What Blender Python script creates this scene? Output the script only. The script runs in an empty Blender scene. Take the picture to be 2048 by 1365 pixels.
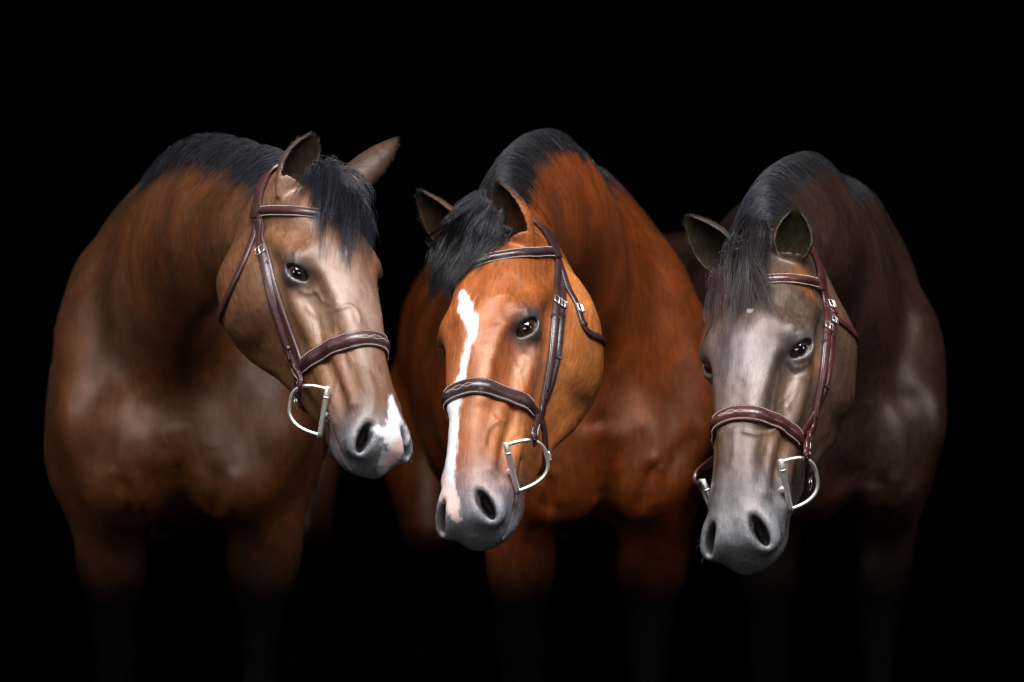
import bpy, bmesh, math, random, time
import numpy as np
from mathutils import Vector, Matrix, bvhtree, noise as mnoise
T0 = time.time()
rng = np.random.default_rng(7)
random.seed(7)
C = bpy.context.scene.collection

# ------------------------------------------------------------------ camera
CAM_D, CAM_Z, SC = 5.0, 1.30, 1200.0        # metres to the heads, lens height, pixels (of 2048) per metre at the heads
cd = bpy.data.cameras.new('camera'); cam = bpy.data.objects.new('camera', cd); C.objects.link(cam)
cam.location = (0, -CAM_D, CAM_Z); cam.rotation_euler = (math.radians(90), 0, 0)
cd.sensor_width = 36.0; cd.lens = 36.0 * CAM_D * SC / 2048.0
cd.clip_end = 60
cd.dof.use_dof = True; cd.dof.focus_distance = 4.85; cd.dof.aperture_fstop = 4.5
bpy.context.scene.camera = cam

# ------------------------------------------------------------------ world, lamps, exposure
S = bpy.context.scene
S.view_settings.view_transform = 'Standard'; S.view_settings.look = 'None'
S.view_settings.exposure = 0.0; S.view_settings.gamma = 1.0
S.view_settings.use_curve_mapping = False
wd = bpy.data.worlds.new('World'); S.world = wd; wd.use_nodes = True
wd.node_tree.nodes['Background'].inputs[0].default_value = (0, 0, 0, 1)
wd.node_tree.nodes['Background'].inputs[1].default_value = 0.0

def area(name, loc, aim, sx, sy, power, col, spread=180):
    l = bpy.data.lights.new(name, 'AREA'); l.shape = 'RECTANGLE'; l.size = sx; l.size_y = sy
    l.energy = power; l.color = col; l.spread = math.radians(spread)
    o = bpy.data.objects.new(name, l); C.objects.link(o); o.location = loc
    d = Vector(aim) - Vector(loc); o.rotation_euler = d.to_track_quat('-Z', 'Y').to_euler()
    return o
area('overhead_softbox', (0.0, -1.15, 3.2), (0, -.05, 1.35), 3.4, 1.1, 116, (0.94, 0.96, 1.0), 112)
def spot(name, loc, aim, deg, blend, radius, power, col, wide):
    """a lensed spot with an oval cone: wide across, narrow in height, so the legs fall off into the dark"""
    l = bpy.data.lights.new(name, 'SPOT'); l.spot_size = math.radians(deg); l.spot_blend = blend; l.shadow_soft_size = radius
    l.energy = power; l.color = col
    o = bpy.data.objects.new(name, l); C.objects.link(o); o.location = loc
    o.rotation_euler = (Vector(aim) - Vector(loc)).to_track_quat('-Z', 'Y').to_euler(); o.scale = (wide, 1, 1)
    return o
spot('front_spot', (-.2, -4.6, 1.55), (0, .5, 1.47), 17, 1.0, .95, 270, (1.0, .95, .90), 3.4)

area('left_softbox', (-3.6, -1.2, 2.3), (-.4, .8, 1.45), .8, 1.4, 3.2, (1.0, .95, .90), 40)
area('right_softbox', (3.6, -1.2, 2.3), (.4, .8, 1.45), .8, 1.4, 3.2, (1.0, .95, .90), 40)

# ------------------------------------------------------------------ small maths
def P(px, py, Y):
    """a point of the place from where the photograph shows it and how far it stands from the heads"""
    s = (CAM_D + Y) / CAM_D / SC
    return np.array([(px - 1024) * s, Y, CAM_Z + (682.5 - py) * s])
def rotv(rv):
    rv = np.array(rv, float); th = np.linalg.norm(rv) + 1e-9; k = rv / th
    K = np.array([[0, -k[2], k[1]], [k[2], 0, -k[0]], [-k[1], k[0], 0]])
    return np.eye(3) + math.sin(th) * K + (1 - math.cos(th)) * K @ K
BASE = np.array([[0, 1, 0], [0, 0, -1], [-1, 0, 0]], float)
def nrm(a): return a / (np.linalg.norm(a) + 1e-12)
def smin(a, b, k):
    h = np.clip(k - np.abs(a - b), 0, None) / k
    return np.minimum(a, b) - h * h * k * 0.25
def smax(a, b, k): return -smin(-a, -b, k)
def catmull(pts, n):
    pts = np.asarray(pts, float); m = len(pts)
    q = np.vstack([2 * pts[0] - pts[1], pts, 2 * pts[-1] - pts[-2]])
    t = np.linspace(0, m - 1, n); i = np.minimum(t.astype(int), m - 2); f = (t - i)[:, None]
    a, b, c, d = q[i], q[i + 1], q[i + 2], q[i + 3]
    return 0.5 * (2 * b + (c - a) * f + (2 * a - 5 * b + 4 * c - d) * f**2 + (3 * b - a - 3 * c + d) * f**3)
def ss(x, a, b):
    t = np.clip((x - a) / (b - a), 0, 1); return t * t * (3 - 2 * t)

# distance-like fields; Q is (n,3)
def ell(Q, c, r, M=None):
    d = Q - np.array(c, np.float32)
    if M is not None: d = d @ M.astype(np.float32)
    r = np.array(r, np.float32)
    k0 = np.sqrt(((d / r)**2).sum(1)) + 1e-6
    k1 = np.sqrt(((d / (r * r))**2).sum(1)) + 1e-6
    return k0 * (k0 - 1) / k1
def cap(Q, a, b, ra, rb):
    a = np.array(a, np.float32); b = np.array(b, np.float32); ab = b - a
    t = np.clip(((Q - a) @ ab) / (ab @ ab), 0, 1)
    return np.linalg.norm(Q - a - t[:, None] * ab, axis=1) - (ra + (rb - ra) * t)
def frame(x, y):
    x = nrm(np.array(x, float)); y = np.array(y, float); y = nrm(y - x * (x @ y)); return np.stack([x, y, np.cross(x, y)], 1)

# ------------------------------------------------------------------ horse head (u down the face, v to the horse's left, w out of the forehead)
ST = [
 (-.05, [(0,-.02),(.02,-.022),(.042,-.035),(.055,-.06),(.058,-.085),(.058,-.11),(.048,-.14),(.025,-.155),(0,-.155)]),
 (.00, [(0,.0),(.03,-.004),(.056,-.022),(.067,-.055),(.068,-.09),(.078,-.130),(.072,-.170),(.040,-.190),(0,-.175)]),
 (.05, [(0,.020),(.03,.016),(.060,-.004),(.073,-.045),(.077,-.09),(.099,-.145),(.099,-.200),(.060,-.228),(0,-.190)]),
 (.10, [(0,.034),(.032,.030),(.062,.012),(.076,-.03),(.081,-.08),(.108,-.148),(.107,-.217),(.068,-.258),(0,-.205)]),
 (.155,[(0,.043),(.036,.038),(.066,.020),(.080,-.015),(.084,-.07),(.107,-.145),(.103,-.223),(.068,-.270),(0,-.215)]),
 (.205,[(0,.045),(.036,.040),(.064,.023),(.078,-.015),(.083,-.06),(.098,-.135),(.091,-.213),(.060,-.262),(0,-.205)]),
 (.26, [(0,.041),(.032,.036),(.054,.016),(.067,-.025),(.075,-.06),(.079,-.125),(.071,-.190),(.048,-.232),(0,-.19)]),
 (.32, [(0,.032),(.028,.027),(.046,.006),(.057,-.03),(.064,-.058),(.064,-.11),(.056,-.155),(.036,-.187),(0,-.17)]),
 (.38, [(0,.024),(.026,.019),(.040,-.002),(.049,-.032),(.055,-.06),(.064,-.100),(.054,-.135),(.032,-.160),(0,-.158)]),
 (.44, [(0,.017),(.025,.012),(.039,-.006),(.048,-.033),(.054,-.06),(.057,-.092),(.047,-.122),(.028,-.145),(0,-.148)]),
 (.49, [(0,.012),(.026,.008),(.041,-.009),(.051,-.035),(.056,-.06),(.053,-.09),(.042,-.12),(.024,-.142),(0,-.146)]),
 (.53, [(0,.004),(.027,.001),(.045,-.013),(.056,-.038),(.058,-.065),(.050,-.09),(.037,-.118),(.022,-.136),(0,-.140)]),
 (.565,[(0,-.005),(.025,-.007),(.044,-.020),(.054,-.045),(.052,-.069),(.042,-.089),(.031,-.108),(.016,-.120),(0,-.125)]),
 (.590,[(0,-.021),(.018,-.023),(.033,-.035),(.039,-.054),(.034,-.074),(.029,-.088),(.021,-.098),(.011,-.104),(0,-.106)]),
 (.603,[(0,-.050),(.008,-.051),(.015,-.058),(.017,-.068),(.015,-.074),(.013,-.080),(.009,-.084),(.004,-.087),(0,-.088)]),
]
def build_loft():
    us = np.array([s[0] for s in ST]); K = 65
    th = np.linspace(0, math.pi, K); R_ = []; cw = []
    for u, pts in ST:
        p = np.array(pts); c = 0.5 * (p[0, 1] + p[-1, 1]); cw.append(c)
        d = catmull(np.vstack([p[1] * [-1, 1], p, p[-2] * [-1, 1]]), 400)
        a = np.arctan2(d[:, 0], d[:, 1] - c); r = np.hypot(d[:, 0], d[:, 1] - c)
        a = np.where(a < -1.5, a + 2 * math.pi, a)
        o = np.argsort(a); R_.append(np.interp(th, a[o], r[o]))
    tab = np.column_stack([cw, np.array(R_)])
    ug = np.linspace(us[0], us[-1], 160)
    # cubic through uneven stations
    k = np.interp(ug, us, np.arange(len(us)))
    q = np.vstack([2 * tab[0] - tab[1], tab, 2 * tab[-1] - tab[-2]])
    i = np.minimum(k.astype(int), len(us) - 2); f = (k - i)[:, None]
    b, c = q[i + 1], q[i + 2]
    h = (us[i + 1] - us[i])
    def slope(j):
        j0 = np.clip(j - 1, 0, len(us) - 1); j1 = np.clip(j + 1, 0, len(us) - 1)
        return (tab[j1] - tab[j0]) / (us[j1] - us[j0])[:, None]
    m0 = slope(i) * h[:, None]; m1 = slope(i + 1) * h[:, None]
    g = (2*f**3-3*f**2+1)*b + (f**3-2*f**2+f)*m0 + (-2*f**3+3*f**2)*c + (f**3-f**2)*m1
    return ug, g[:, 0].astype(np.float32), g[:, 1:].astype(np.float32)
UG, CW, RT = build_loft()
def loft(Q):
    u = np.clip(Q[:, 0], UG[0], UG[-1]); x = (u - UG[0]) / (UG[1] - UG[0])
    i = np.clip(x.astype(int), 0, len(UG) - 2); f = x - i
    cw = CW[i] * (1 - f) + CW[i + 1] * f
    dw = Q[:, 2] - cw; av = np.abs(Q[:, 1]); rho = np.hypot(av, dw)
    t = np.arctan2(av, dw) / math.pi * 64; j = np.clip(t.astype(int), 0, 63); g = t - j
    r = (RT[i, j]*(1-f)+RT[i+1, j]*f)*(1-g) + (RT[i, j+1]*(1-f)+RT[i+1, j+1]*f)*g
    e = (rho - r) * 0.92; ov = Q[:, 0] - u
    return np.where(np.abs(ov) > 0, np.hypot(np.maximum(e, 0), ov) + np.minimum(e, 0) * 0, e)

EYE_C = np.array([.205, .0655, -.0270]); EYE_R = .0240
EYE_N = nrm(np.array([.46, .72, .48]))
EYE_A = np.array([.55, -.72, .10]); EYE_A = nrm(EYE_A - EYE_N * (EYE_A @ EYE_N))
EYE_F = np.stack([EYE_A, np.cross(EYE_N, EYE_A), EYE_N], 1)
def head_field(Q, H):
    """Q float32 (n,3) head coordinates; mirror-symmetric details use |v|"""
    j = H.get('jaw', 0)
    if j:
        Q = Q.copy(); g = np.exp(-((Q[:, 0] - .13) / .10)**2) * np.clip((-Q[:, 2] - .03) / .10, 0, 1)
        Q[:, 1] /= 1 + j * g; Q[:, 2] = Q[:, 2] / (1 + .35 * j * g)
    if H.get('lat'): Q = Q.copy(); Q[:, 1] /= H['lat']
    f = loft(Q)
    A = Q.copy(); A[:, 1] = np.abs(A[:, 1])
    # brow, orbit, zygomatic arch and facial crest
    f = smin(f, ell(A, (.190, .056, -.002), (.036, .028, .021)), .030)
    f = smin(f, cap(A, (.165, .076, -.022), (.09, .078, -.065), .009, .006), .035)
    f = smin(f, ell(A, (.205, .062, -.027), (.037, .029, .031)), .024)
    f = smin(f, cap(A, (.250, .068, -.054), (.345, .056, -.054), .008, .004), .030)
    f = smin(f, cap(A, (.24, .040, .020), (.37, .026, .007), .010, .007), .025)
    # hollows: temple above the eye, side of the nose, behind the nostril
    f = smax(f, -ell(A, (.145, .092, .022), (.030, .022, .020)), .030)
    f = smax(f, -ell(A, (.290, .080, -.006), (.060, .020, .018)), .035)
    f = smax(f, -ell(A, (.255, .050, .055), (.05, .018, .016)), .03)
    f = smax(f, -ell(A, (.455, .062, -.022), (.050, .016, .016)), .03)
    f = smax(f, -ell(Q, (.10, 0, .055), (.06, .012, .016)), .03)
    # muscles running to the nostril and lip
    f = smin(f, cap(A, (.36, .044, -.024), (.50, .042, -.020), .005, .005), .024)
    f = smin(f, cap(A, (.36, .052, -.068), (.50, .050, -.062), .006, .008), .026)
    # cheek muscle edge and jaw bars
    f = smin(f, ell(A, (.145, .080, -.165), (.085, .034, .080)), .03)
    f = smin(f, cap(A, (.22, .040, -.222), (.44, .026, -.135), .016, .010), .03)
    # nostril: flared rim, then the opening
    N0 = np.array([.564, .033, -.025])
    F = frame((.84, .40, -.36), (.36, .30, .88))
    f = smin(f, ell(A, N0 + [-.002, .002, -.010], (.039, .019, .028), F), .018)
    o1 = ell(A, N0 + [.004, .006, -.002], (.0255, .036, .0092), F)
    o2 = ell(A, N0 + [-.020, -.003, .007], (.012, .020, .0046), frame((.9, .1, -.2), (.36, .30, .88)))
    f = smax(f, -o1, .012)
    f = smin(f, cap(A, N0 + [-.022, -.004, .004], N0 + [-.004, -.0105, .001], .0045, .0050), .010)
    # lips: upper lip, mouth slit, lower lip and chin
    f = smin(f, ell(Q, (.580, 0, -.074), (.022, .030, .024)), .016)
    lo = ell(Q, (.520, 0, -.112), (.054, .044, .022)); f = smin(f, lo, .012)
    f = smin(f, ell(Q, (.500, 0, -.140), (.028, .025, .018)), .02)
    for a, b in (((.448, .058, -.076), (.49, .060, -.082)), ((.49, .060, -.082), (.54, .050, -.090)), ((.54, .050, -.090), (.572, .030, -.096)), ((.572, .030, -.096), (.588, .0, -.098))):
        f = smax(f, -cap(A, a, b, .0040, .0050), .006)
    # eye: lids over the ball, almond opening
    ec = EYE_C; n = EYE_N; F = EYE_F
    f = smin(f, np.linalg.norm(A - ec.astype(np.float32), axis=1) - (EYE_R + .0045), .008)
    d = (A - (ec + n * .012).astype(np.float32)) @ F.astype(np.float32)
    sgn = d[:, 1]
    hh = np.where(sgn * EYE_S > 0, .0112, .0118)
    al = (np.abs(d[:, 0] / .0225)**1.7 + np.abs(d[:, 1] / hh)**2)**.5
    al = (al - 1) * .0105
    back = -((A - ec.astype(np.float32)) @ n.astype(np.float32)) + .001
    f = smax(f, -np.maximum(al, back), .003)
    ball = np.linalg.norm(A - ec.astype(np.float32), axis=1) - (EYE_R - .0015)
    return np.minimum(f, ball)
EYE_S = 1.0

def ear_field(Q, e):
    """e: base, tip, open direction (head coordinates), half width"""
    b, tip, op, hw, bend = e
    L = np.linalg.norm(tip - b); a = (tip - b) / L; o = nrm(op - a * (a @ op)); s = np.cross(a, o)
    d = (Q - b.astype(np.float32)); t = (d @ a.astype(np.float32)) / L
    tc = np.clip(t, 0, 1)
    off = bend * np.sin(math.pi * tc)
    so = d @ s.astype(np.float32) - off; oo = d @ o.astype(np.float32)
    tt = [-.2, 0, .12, .3, .5, .7, .85, .94, 1.0]; ww = [.30, .66, .84, 1.0, .95, .72, .42, .22, .05]
    h = np.interp(t, tt, ww).astype(np.float32) * hw
    oo = oo + .5 * hw * tc * tc * 0.6
    out = (np.sqrt((so / h)**2 + (oo / (h * .80))**2) - 1) * h * .8
    out = np.where(t > 1, np.hypot(np.maximum(out, 0), (t - 1) * L), out)
    out = np.where(t < -.2, np.hypot(np.maximum(out, 0), (t + .2) * L), out)
    hi = np.maximum(h - .0052, .001)
    cen = .42 * h + .004
    inn = (np.sqrt((so / hi)**2 + ((oo - cen) / (hi * 1.05))**2) - 1) * hi
    inn = np.maximum(inn, (.05 + .10 * np.clip(oo / h, -1, 1) - t) * L)
    return smax(out, -inn, .003)

# ------------------------------------------------------------------ neck and trunk on a coarse lattice
def sweep(Q, secs, n=48):
    """secs rows: cx cy cz ux uy uz r_up r_side"""
    s = catmull(secs, n); c = s[:, :3]; T = np.gradient(c, axis=0); T /= np.linalg.norm(T, axis=1)[:, None]
    up = s[:, 3:6]; up = up - T * (up * T).sum(1)[:, None]; up /= np.linalg.norm(up, axis=1)[:, None]
    sd = np.cross(T, up)
    best = np.full(len(Q), 9., np.float32)
    for i in range(n - 1):
        ab = c[i + 1] - c[i]; t = ((Q - c[i]) @ ab) / (ab @ ab); tc = np.clip(t, -.02, 1.02)
        m = np.abs(t - tc) < (.25 if 0 < i < n - 2 else 9)
        q = Q[m]; tm = tc[m][:, None]
        d = q - (c[i] + tm * ab); U = up[i] * (1 - tm) + up[i + 1] * tm; Sx = sd[i] * (1 - tm) + sd[i + 1] * tm
        Tt = T[i] * (1 - tm) + T[i + 1] * tm
        ru = s[i, 6] * (1 - tm[:, 0]) + s[i + 1, 6] * tm[:, 0]; rs = s[i, 7] * (1 - tm[:, 0]) + s[i + 1, 7] * tm[:, 0]
        a = (d * U).sum(1); b = (d * Sx).sum(1); e = (d * Tt).sum(1)
        # narrower toward the crest
        rs2 = rs * (1 - .34 * np.clip(a / ru, 0, 1)**1.5)
        k = np.sqrt((a / ru)**2 + (b / rs2)**2)
        f = (k - 1) * np.minimum(ru, rs2); f = np.where(np.abs(e) > .012, np.hypot(np.maximum(f, 0), np.abs(e) - .012) + np.minimum(f, 0), f)
        best[m] = np.minimum(best[m], f)
    return best
def body_field(Q, H):
    """trunk, shoulders, legs: body coordinates x to image right, y to the rear, z up, origin on the ground under the breast"""
    c, s_ = math.cos(H['yaw']), math.sin(H['yaw'])
    d = Q - H['org'].astype(np.float32)
    b = np.stack([d[:, 0] * c - d[:, 1] * s_, d[:, 0] * s_ + d[:, 1] * c, d[:, 2]], 1).astype(np.float32)
    b[:, 0] /= H.get('wide', 1.0); b[:, 2] /= 1.04
    A = b.copy(); A[:, 0] = np.abs(A[:, 0])
    f = ell(b, (0, 1.00, 1.16), (.29, .66, .33))
    f = smin(f, ell(b, (0, .36, 1.20), (.225, .30, .30)), .12)
    f = smin(f, ell(b, (0, 1.72, 1.24), (.25, .40, .28)), .15)
    f = smin(f, cap(b, (0, .48, 1.42), (0, .85, 1.46), .12, .09), .16)
    f = smin(f, ell(A, (.150, .38, 1.19), (.100, .20, .29), frame((1, 0, .28), (0, 1, .30))), .07)
    f = smin(f, ell(A, (.180, .170, 1.10), (.070, .095, .12)), .09)
    f = smin(f, ell(A, (.085, .125, 1.055), (.100, .105, .150)), .06)
    f = smin(f, ell(A, (.10, .25, .985), (.11, .16, .075)), .05)
    # brachialis column on the outside of the shoulder
    f = smin(f, cap(A, (.20, .24, 1.26), (.185, .26, 1.00), .055, .06), .05)
    fx = H.get('leg', .155)
    f = smin(f, cap(A, (fx + .015, .26, 1.02), (fx, .30, .80), .092, .072), .045)
    f = smin(f, cap(A, (fx, .30, .82), (fx - .005, .31, .55), .068, .043), .03)
    f = smin(f, ell(A, (fx - .005, .30, .52), (.046, .05, .06)), .03)
    f = smin(f, cap(A, (fx - .005, .31, .5), (fx - .005, .32, .22), .032, .028), .03)
    f = smin(f, ell(A, (fx - .005, .32, .20), (.036, .042, .042)), .02)
    f = smin(f, cap(A, (fx - .005, .31, .18), (fx - .005, .25, .08), .032, .038), .02)
    f = smin(f, cap(A, (fx - .005, .25, .07), (fx - .005, .235, .03), .045, .055), .02)
    # armpit fold: a hollow edged by skin
    f = smin(f, cap(A, (.148, .120, 1.02), (.150, .190, .87), .018, .010), .05)
    f = smin(f, ell(A, (.165, .25, 1.20), (.060, .12, .20)), .06)
    f = smax(f, -cap(A, (.135, .10, 1.44), (.092, -.010, 1.17), .055, .034), .05)
    f = smax(f, -cap(b, (0, -.01, 1.14), (0, .04, .98), .020, .026), .030)

    f = smax(f, -cap(A, (.10, .02, 1.22), (.17, .05, 1.02), .02, .02), .05)
    # hind legs
    f = smin(f, cap(A, (.15, 1.85, 1.05), (.16, 1.70, .78), .15, .085), .08)
    f = smin(f, cap(A, (.16, 1.70, .78), (.15, 2.02, .56), .08, .05), .04)
    f = smin(f, cap(A, (.15, 2.02, .56), (.15, 1.96, .20), .045, .035), .03)
    f = smin(f, cap(A, (.15, 1.96, .20), (.15, 1.88, .04), .036, .052), .03)
    return f, b

def bsub(c, x):
    """cubic (Catmull-Rom) resampling matrix from even lattice c onto x"""
    h = c[1] - c[0]; t = (x - c[0]) / h; i = np.clip(t.astype(int), 1, len(c) - 3); f = t - i
    M = np.zeros((len(x), len(c)), np.float32); r = np.arange(len(x))
    M[r, i-1] = .5*(-f+2*f**2-f**3); M[r, i] = .5*(2-5*f**2+3*f**3); M[r, i+1] = .5*(f+4*f**2-3*f**3); M[r, i+2] = .5*(-f**2+f**3)
    return M

def nets(xs, ys, zs, F):
    """surface nets on a rectilinear lattice"""
    s = F < 0; nx, ny, nz = F.shape
    c = s[:-1, :-1, :-1].astype(np.int8)
    cnt = np.zeros((nx-1, ny-1, nz-1), np.int8)
    for a in (0, 1):
        for b in (0, 1):
            for d in (0, 1): cnt += s[a:nx-1+a, b:ny-1+b, d:nz-1+d]
    act = (cnt > 0) & (cnt < 8)
    I = np.argwhere(act); ids = np.full(act.shape, -1, np.int32); ids[act] = np.arange(len(I))
    pos = np.zeros((len(I), 3)); n = np.zeros(len(I))
    X = [xs, ys, zs]
    for ax in range(3):
        o1, o2 = [k for k in range(3) if k != ax]
        for a in (0, 1):
            for b in (0, 1):
                p = I.copy(); p[:, o1] += a; p[:, o2] += b; q = p.copy(); q[:, ax] += 1
                fa = F[p[:, 0], p[:, 1], p[:, 2]]; fb = F[q[:, 0], q[:, 1], q[:, 2]]
                m = (fa < 0) != (fb < 0); t = np.where(m, fa / np.where(m, fa - fb, 1), 0)
                w = np.stack([X[k][p[:, k]] for k in range(3)], 1)
                w[:, ax] += t * (X[ax][q[:, ax]] - X[ax][p[:, ax]])
                pos[m] += w[m]; n[m] += 1
    pos /= n[:, None]
    quads = []
    for ax in range(3):
        sl0 = [slice(None)]*3; sl1 = [slice(None)]*3; sl0[ax] = slice(0, -1); sl1[ax] = slice(1, None)
        ch = s[tuple(sl0)] != s[tuple(sl1)]
        E = np.argwhere(ch); o1, o2 = (ax+1) % 3, (ax+2) % 3
        ok = (E[:, o1] > 0) & (E[:, o2] > 0) & (E[:, o1] < F.shape[o1]-1) & (E[:, o2] < F.shape[o2]-1); E = E[ok]
        def cid(a, b):
            e = E.copy(); e[:, o1] -= a; e[:, o2] -= b; return ids[e[:, 0], e[:, 1], e[:, 2]]
        q = np.stack([cid(1, 1), cid(0, 1), cid(0, 0), cid(1, 0)], 1)
        inside = s[E[:, 0], E[:, 1], E[:, 2]]
        q[~inside] = q[~inside][:, ::-1]
        quads.append(q)
    return pos, np.vstack(quads)

def smooth(pos, quads, it, lam=.5, w=None):
    n = len(pos); e = np.vstack([quads[:, [0, 1]], quads[:, [1, 2]], quads[:, [2, 3]], quads[:, [3, 0]]])
    for _ in range(it):
        acc = np.zeros((n, 3)); cnt = np.bincount(e[:, 0], minlength=n) + np.bincount(e[:, 1], minlength=n)
        for k in range(3):
            acc[:, k] = np.bincount(e[:, 0], pos[e[:, 1], k], n) + np.bincount(e[:, 1], pos[e[:, 0], k], n)
        av = acc / np.maximum(cnt, 1)[:, None]
        L = lam if w is None else lam * w[:, None]
        pos = pos + L * (av - pos)
    return pos
def vnormals(pos, quads):
    a = pos[quads[:, 2]] - pos[quads[:, 0]]; b = pos[quads[:, 3]] - pos[quads[:, 1]]; fn = np.cross(a, b)
    n = np.zeros_like(pos)
    for k in range(4):
        for c_ in range(3): n[:, c_] += np.bincount(quads[:, k], fn[:, c_], len(pos))
    return n / (np.linalg.norm(n, axis=1)[:, None] + 1e-15)

HEAD_LO = np.array([-.06, -.14, -.27]); HEAD_HI = np.array([.64, .14, .07])
class Horse: pass
def make_horse_mesh(H, cell=.0034):
    M0 = rotv(H['rv']) @ BASE; sc = H['sc']; Tr = np.array([H['T'][0], H['TY'], H['T'][1] + CAM_Z])
    piv = M0 @ (np.array([.2, 0, 0]) * sc) + Tr; an = math.radians(H.get('roll', 0)); ca, sa = math.cos(an), math.sin(an)
    RY = np.array([[ca, 0, -sa], [0, 1, 0], [sa, 0, ca]]); M = RY @ M0; Tr = RY @ (Tr - piv) + piv
    sp = math.radians(H.get('spin', 0)); Rs = np.array([[1, 0, 0], [0, math.cos(sp), math.sin(sp)], [0, -math.sin(sp), math.cos(sp)]])
    pl = np.array([.2, 0, -.03]) * sc; Tr = Tr + M @ pl - M @ Rs @ pl; M = M @ Rs
    ev = (EYE_C + EYE_N * EYE_R) * [1, H['side'] * H.get('lat', 1), 1]; we = M @ (ev * sc) + Tr
    tgt = P(*H['eye_px'], we[1]); Tr = Tr + (tgt - we)
    def px(q):
        w_ = M @ (np.array(q) * sc) + Tr; s_ = CAM_D / (CAM_D + w_[1]) * SC; return (round(1024 + w_[0] * s_), round(682.5 - (w_[2] - CAM_Z) * s_))
    print('LM', H['n'], 'nosL', px((.565, .033, -.02)), 'nosR', px((.565, -.033, -.02)), 'tip', px((.60, 0, -.075)), 'eyeL', px(ev * [1, H['side'], 1]), 'eyeR', px(ev * [1, -H['side'], 1]), 'earL', px((.015, .052, -.012)), 'earR', px((.015, -.052, -.012)), 'mid36', px((.36, 0, .025)), 'mouth', px((.448, .058 * H['side'], -.076)), 'jaw', px((.16, .105 * H['side'], -.22)))
    toW = lambda q: (np.asarray(q) * sc) @ M.T + Tr
    toL = lambda p: ((np.asarray(p) - Tr) @ M) / sc
    H['toW'], H['toL'], H['M'] = toW, toL, M
    cor = np.array([[a, b, c] for a in (HEAD_LO[0], HEAD_HI[0]) for b in (HEAD_LO[1], HEAD_HI[1]) for c in (HEAD_LO[2], HEAD_HI[2])])
    W = toW(cor); lo, hi = W.min(0), W.max(0)
    # tighter: the head is slim at the muzzle; use the loft surface itself
    pts = []
    for k, u in enumerate(UG):
        for j in range(0, 65, 4):
            for sg in (-1, 1): pts.append((u, sg * (RT[k, j] * math.sin(j/64*math.pi) + .012), CW[k] + (RT[k, j]+.01) * math.cos(j/64*math.pi)))
    W = toW(np.array(pts)); lo, hi = W.min(0) - .012, W.max(0) + .012
    ears = []
    for side, tx, ty, tY, op, hw, bend in H['ears']:
        base = np.array(H.get('earbase', (.015, .052, -.012))); base = base * [1, side, 1]
        tip = toL(P(tx, ty, tY)); ears.append((base, tip, M.T @ nrm(np.array(op)), hw, bend))
        tw = P(tx, ty, tY); lo = np.minimum(lo, tw - .025); hi = np.maximum(hi, tw + .025)
        bw = toW(base); lo = np.minimum(lo, bw - .045); hi = np.maximum(hi, bw + .045)
    # body extents
    cs, sn = math.cos(H['yaw']), math.sin(H['yaw'])
    o = H['org']
    ext = np.array([[x * cs + y * sn + o[0], -x * sn + y * cs + o[1]] for x in (-.36, .36) for y in (-.05, 2.25)])
    blo = np.array([min(ext[:, 0].min(), lo[0]-.03), min(lo[1]-.03, ext[:, 1].min()), -.02]); bhi = np.array([max(ext[:, 0].max(), hi[0]+.03), ext[:, 1].max(), 1.90])
    def axis(a0, a1, f0, f1, fine, mid, far, midspan):
        x = [f0]
        while x[-1] < f1: x.append(x[-1] + fine)
        st = fine
        while x[-1] < a1:
            st = min(st * 1.25, mid if x[-1] < f1 + midspan else far); x.append(x[-1] + st)
        st = fine; y = []
        p = f0
        while p > a0:
            st = min(st * 1.25, mid if p > f0 - midspan else far); p -= st; y.append(p)
        return np.array(y[::-1] + x)
    xs = axis(blo[0], bhi[0], lo[0], hi[0], cell, .009, .009, 9)
    ys = axis(blo[1], bhi[1], lo[1], hi[1], cell, .011, .035, .50)
    zs = axis(blo[2], bhi[2], lo[2], hi[2], cell, .009, .022, .35)
    # coarse field
    cc = .0145
    cx, cy, cz = [np.arange(a - 3*cc, b + 4*cc, cc) for a, b in ((xs[0], xs[-1]), (ys[0], ys[-1]), (zs[0], zs[-1]))]
    G = np.stack(np.meshgrid(cx, cy, cz, indexing='ij'), -1).reshape(-1, 3).astype(np.float32)
    fb, bc = body_field(G, H)
    secs = []
    for row in H['neck']:
        if row[0] == 'L': c0 = toW(row[1]); up = M @ np.array(row[2]); secs.append([*c0, *nrm(up), row[3], row[4]])
        else:
            _, cp, Y, up, ru, rs = row; up = nrm(np.array(up)); cr = P(cp[0], cp[1], Y); secs.append([*(cr - up * ru), *up, ru, rs])
    secs = np.array(secs); H['secs'] = secs
    nl = secs[:, :3].min(0) - .6; nh = secs[:, :3].max(0) + .6
    m = np.all((G > nl) & (G < nh), 1)
    fn = np.full(len(G), .5, np.float32); fn[m] = np.minimum(sweep(G[m], secs), .5)
    fb = np.minimum(fb, .5)
    fn = fn.reshape(len(cx), len(cy), len(cz))
    def blur3(A_):
        for ax_ in range(3):
            A_ = np.moveaxis(A_, ax_, 0); B_ = A_.copy(); B_[1:-1] = (A_[:-2] + 2 * A_[1:-1] + A_[2:]) / 4; A_ = np.moveaxis(B_, 0, ax_)
        return A_
    for _ in range(5): fn = blur3(fn)
    fb = smin(fb.reshape(fn.shape), fn, .14)
    fb = np.ascontiguousarray(blur3(blur3(fb)))
    Ax, Ay, Az = bsub(cx, xs), bsub(cy, ys), bsub(cz, zs)
    F = np.tensordot(Ax, fb, (1, 0)); F = np.tensordot(F, Ay, (1, 1)).transpose(0, 2, 1); F = np.tensordot(F, Az, (2, 1)).astype(np.float32)
    # head
    ix = [np.searchsorted(a, [l - .02, h + .02]) for a, l, h in zip((xs, ys, zs), lo, hi)]
    sl = tuple(slice(a, b) for a, b in ix)
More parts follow.
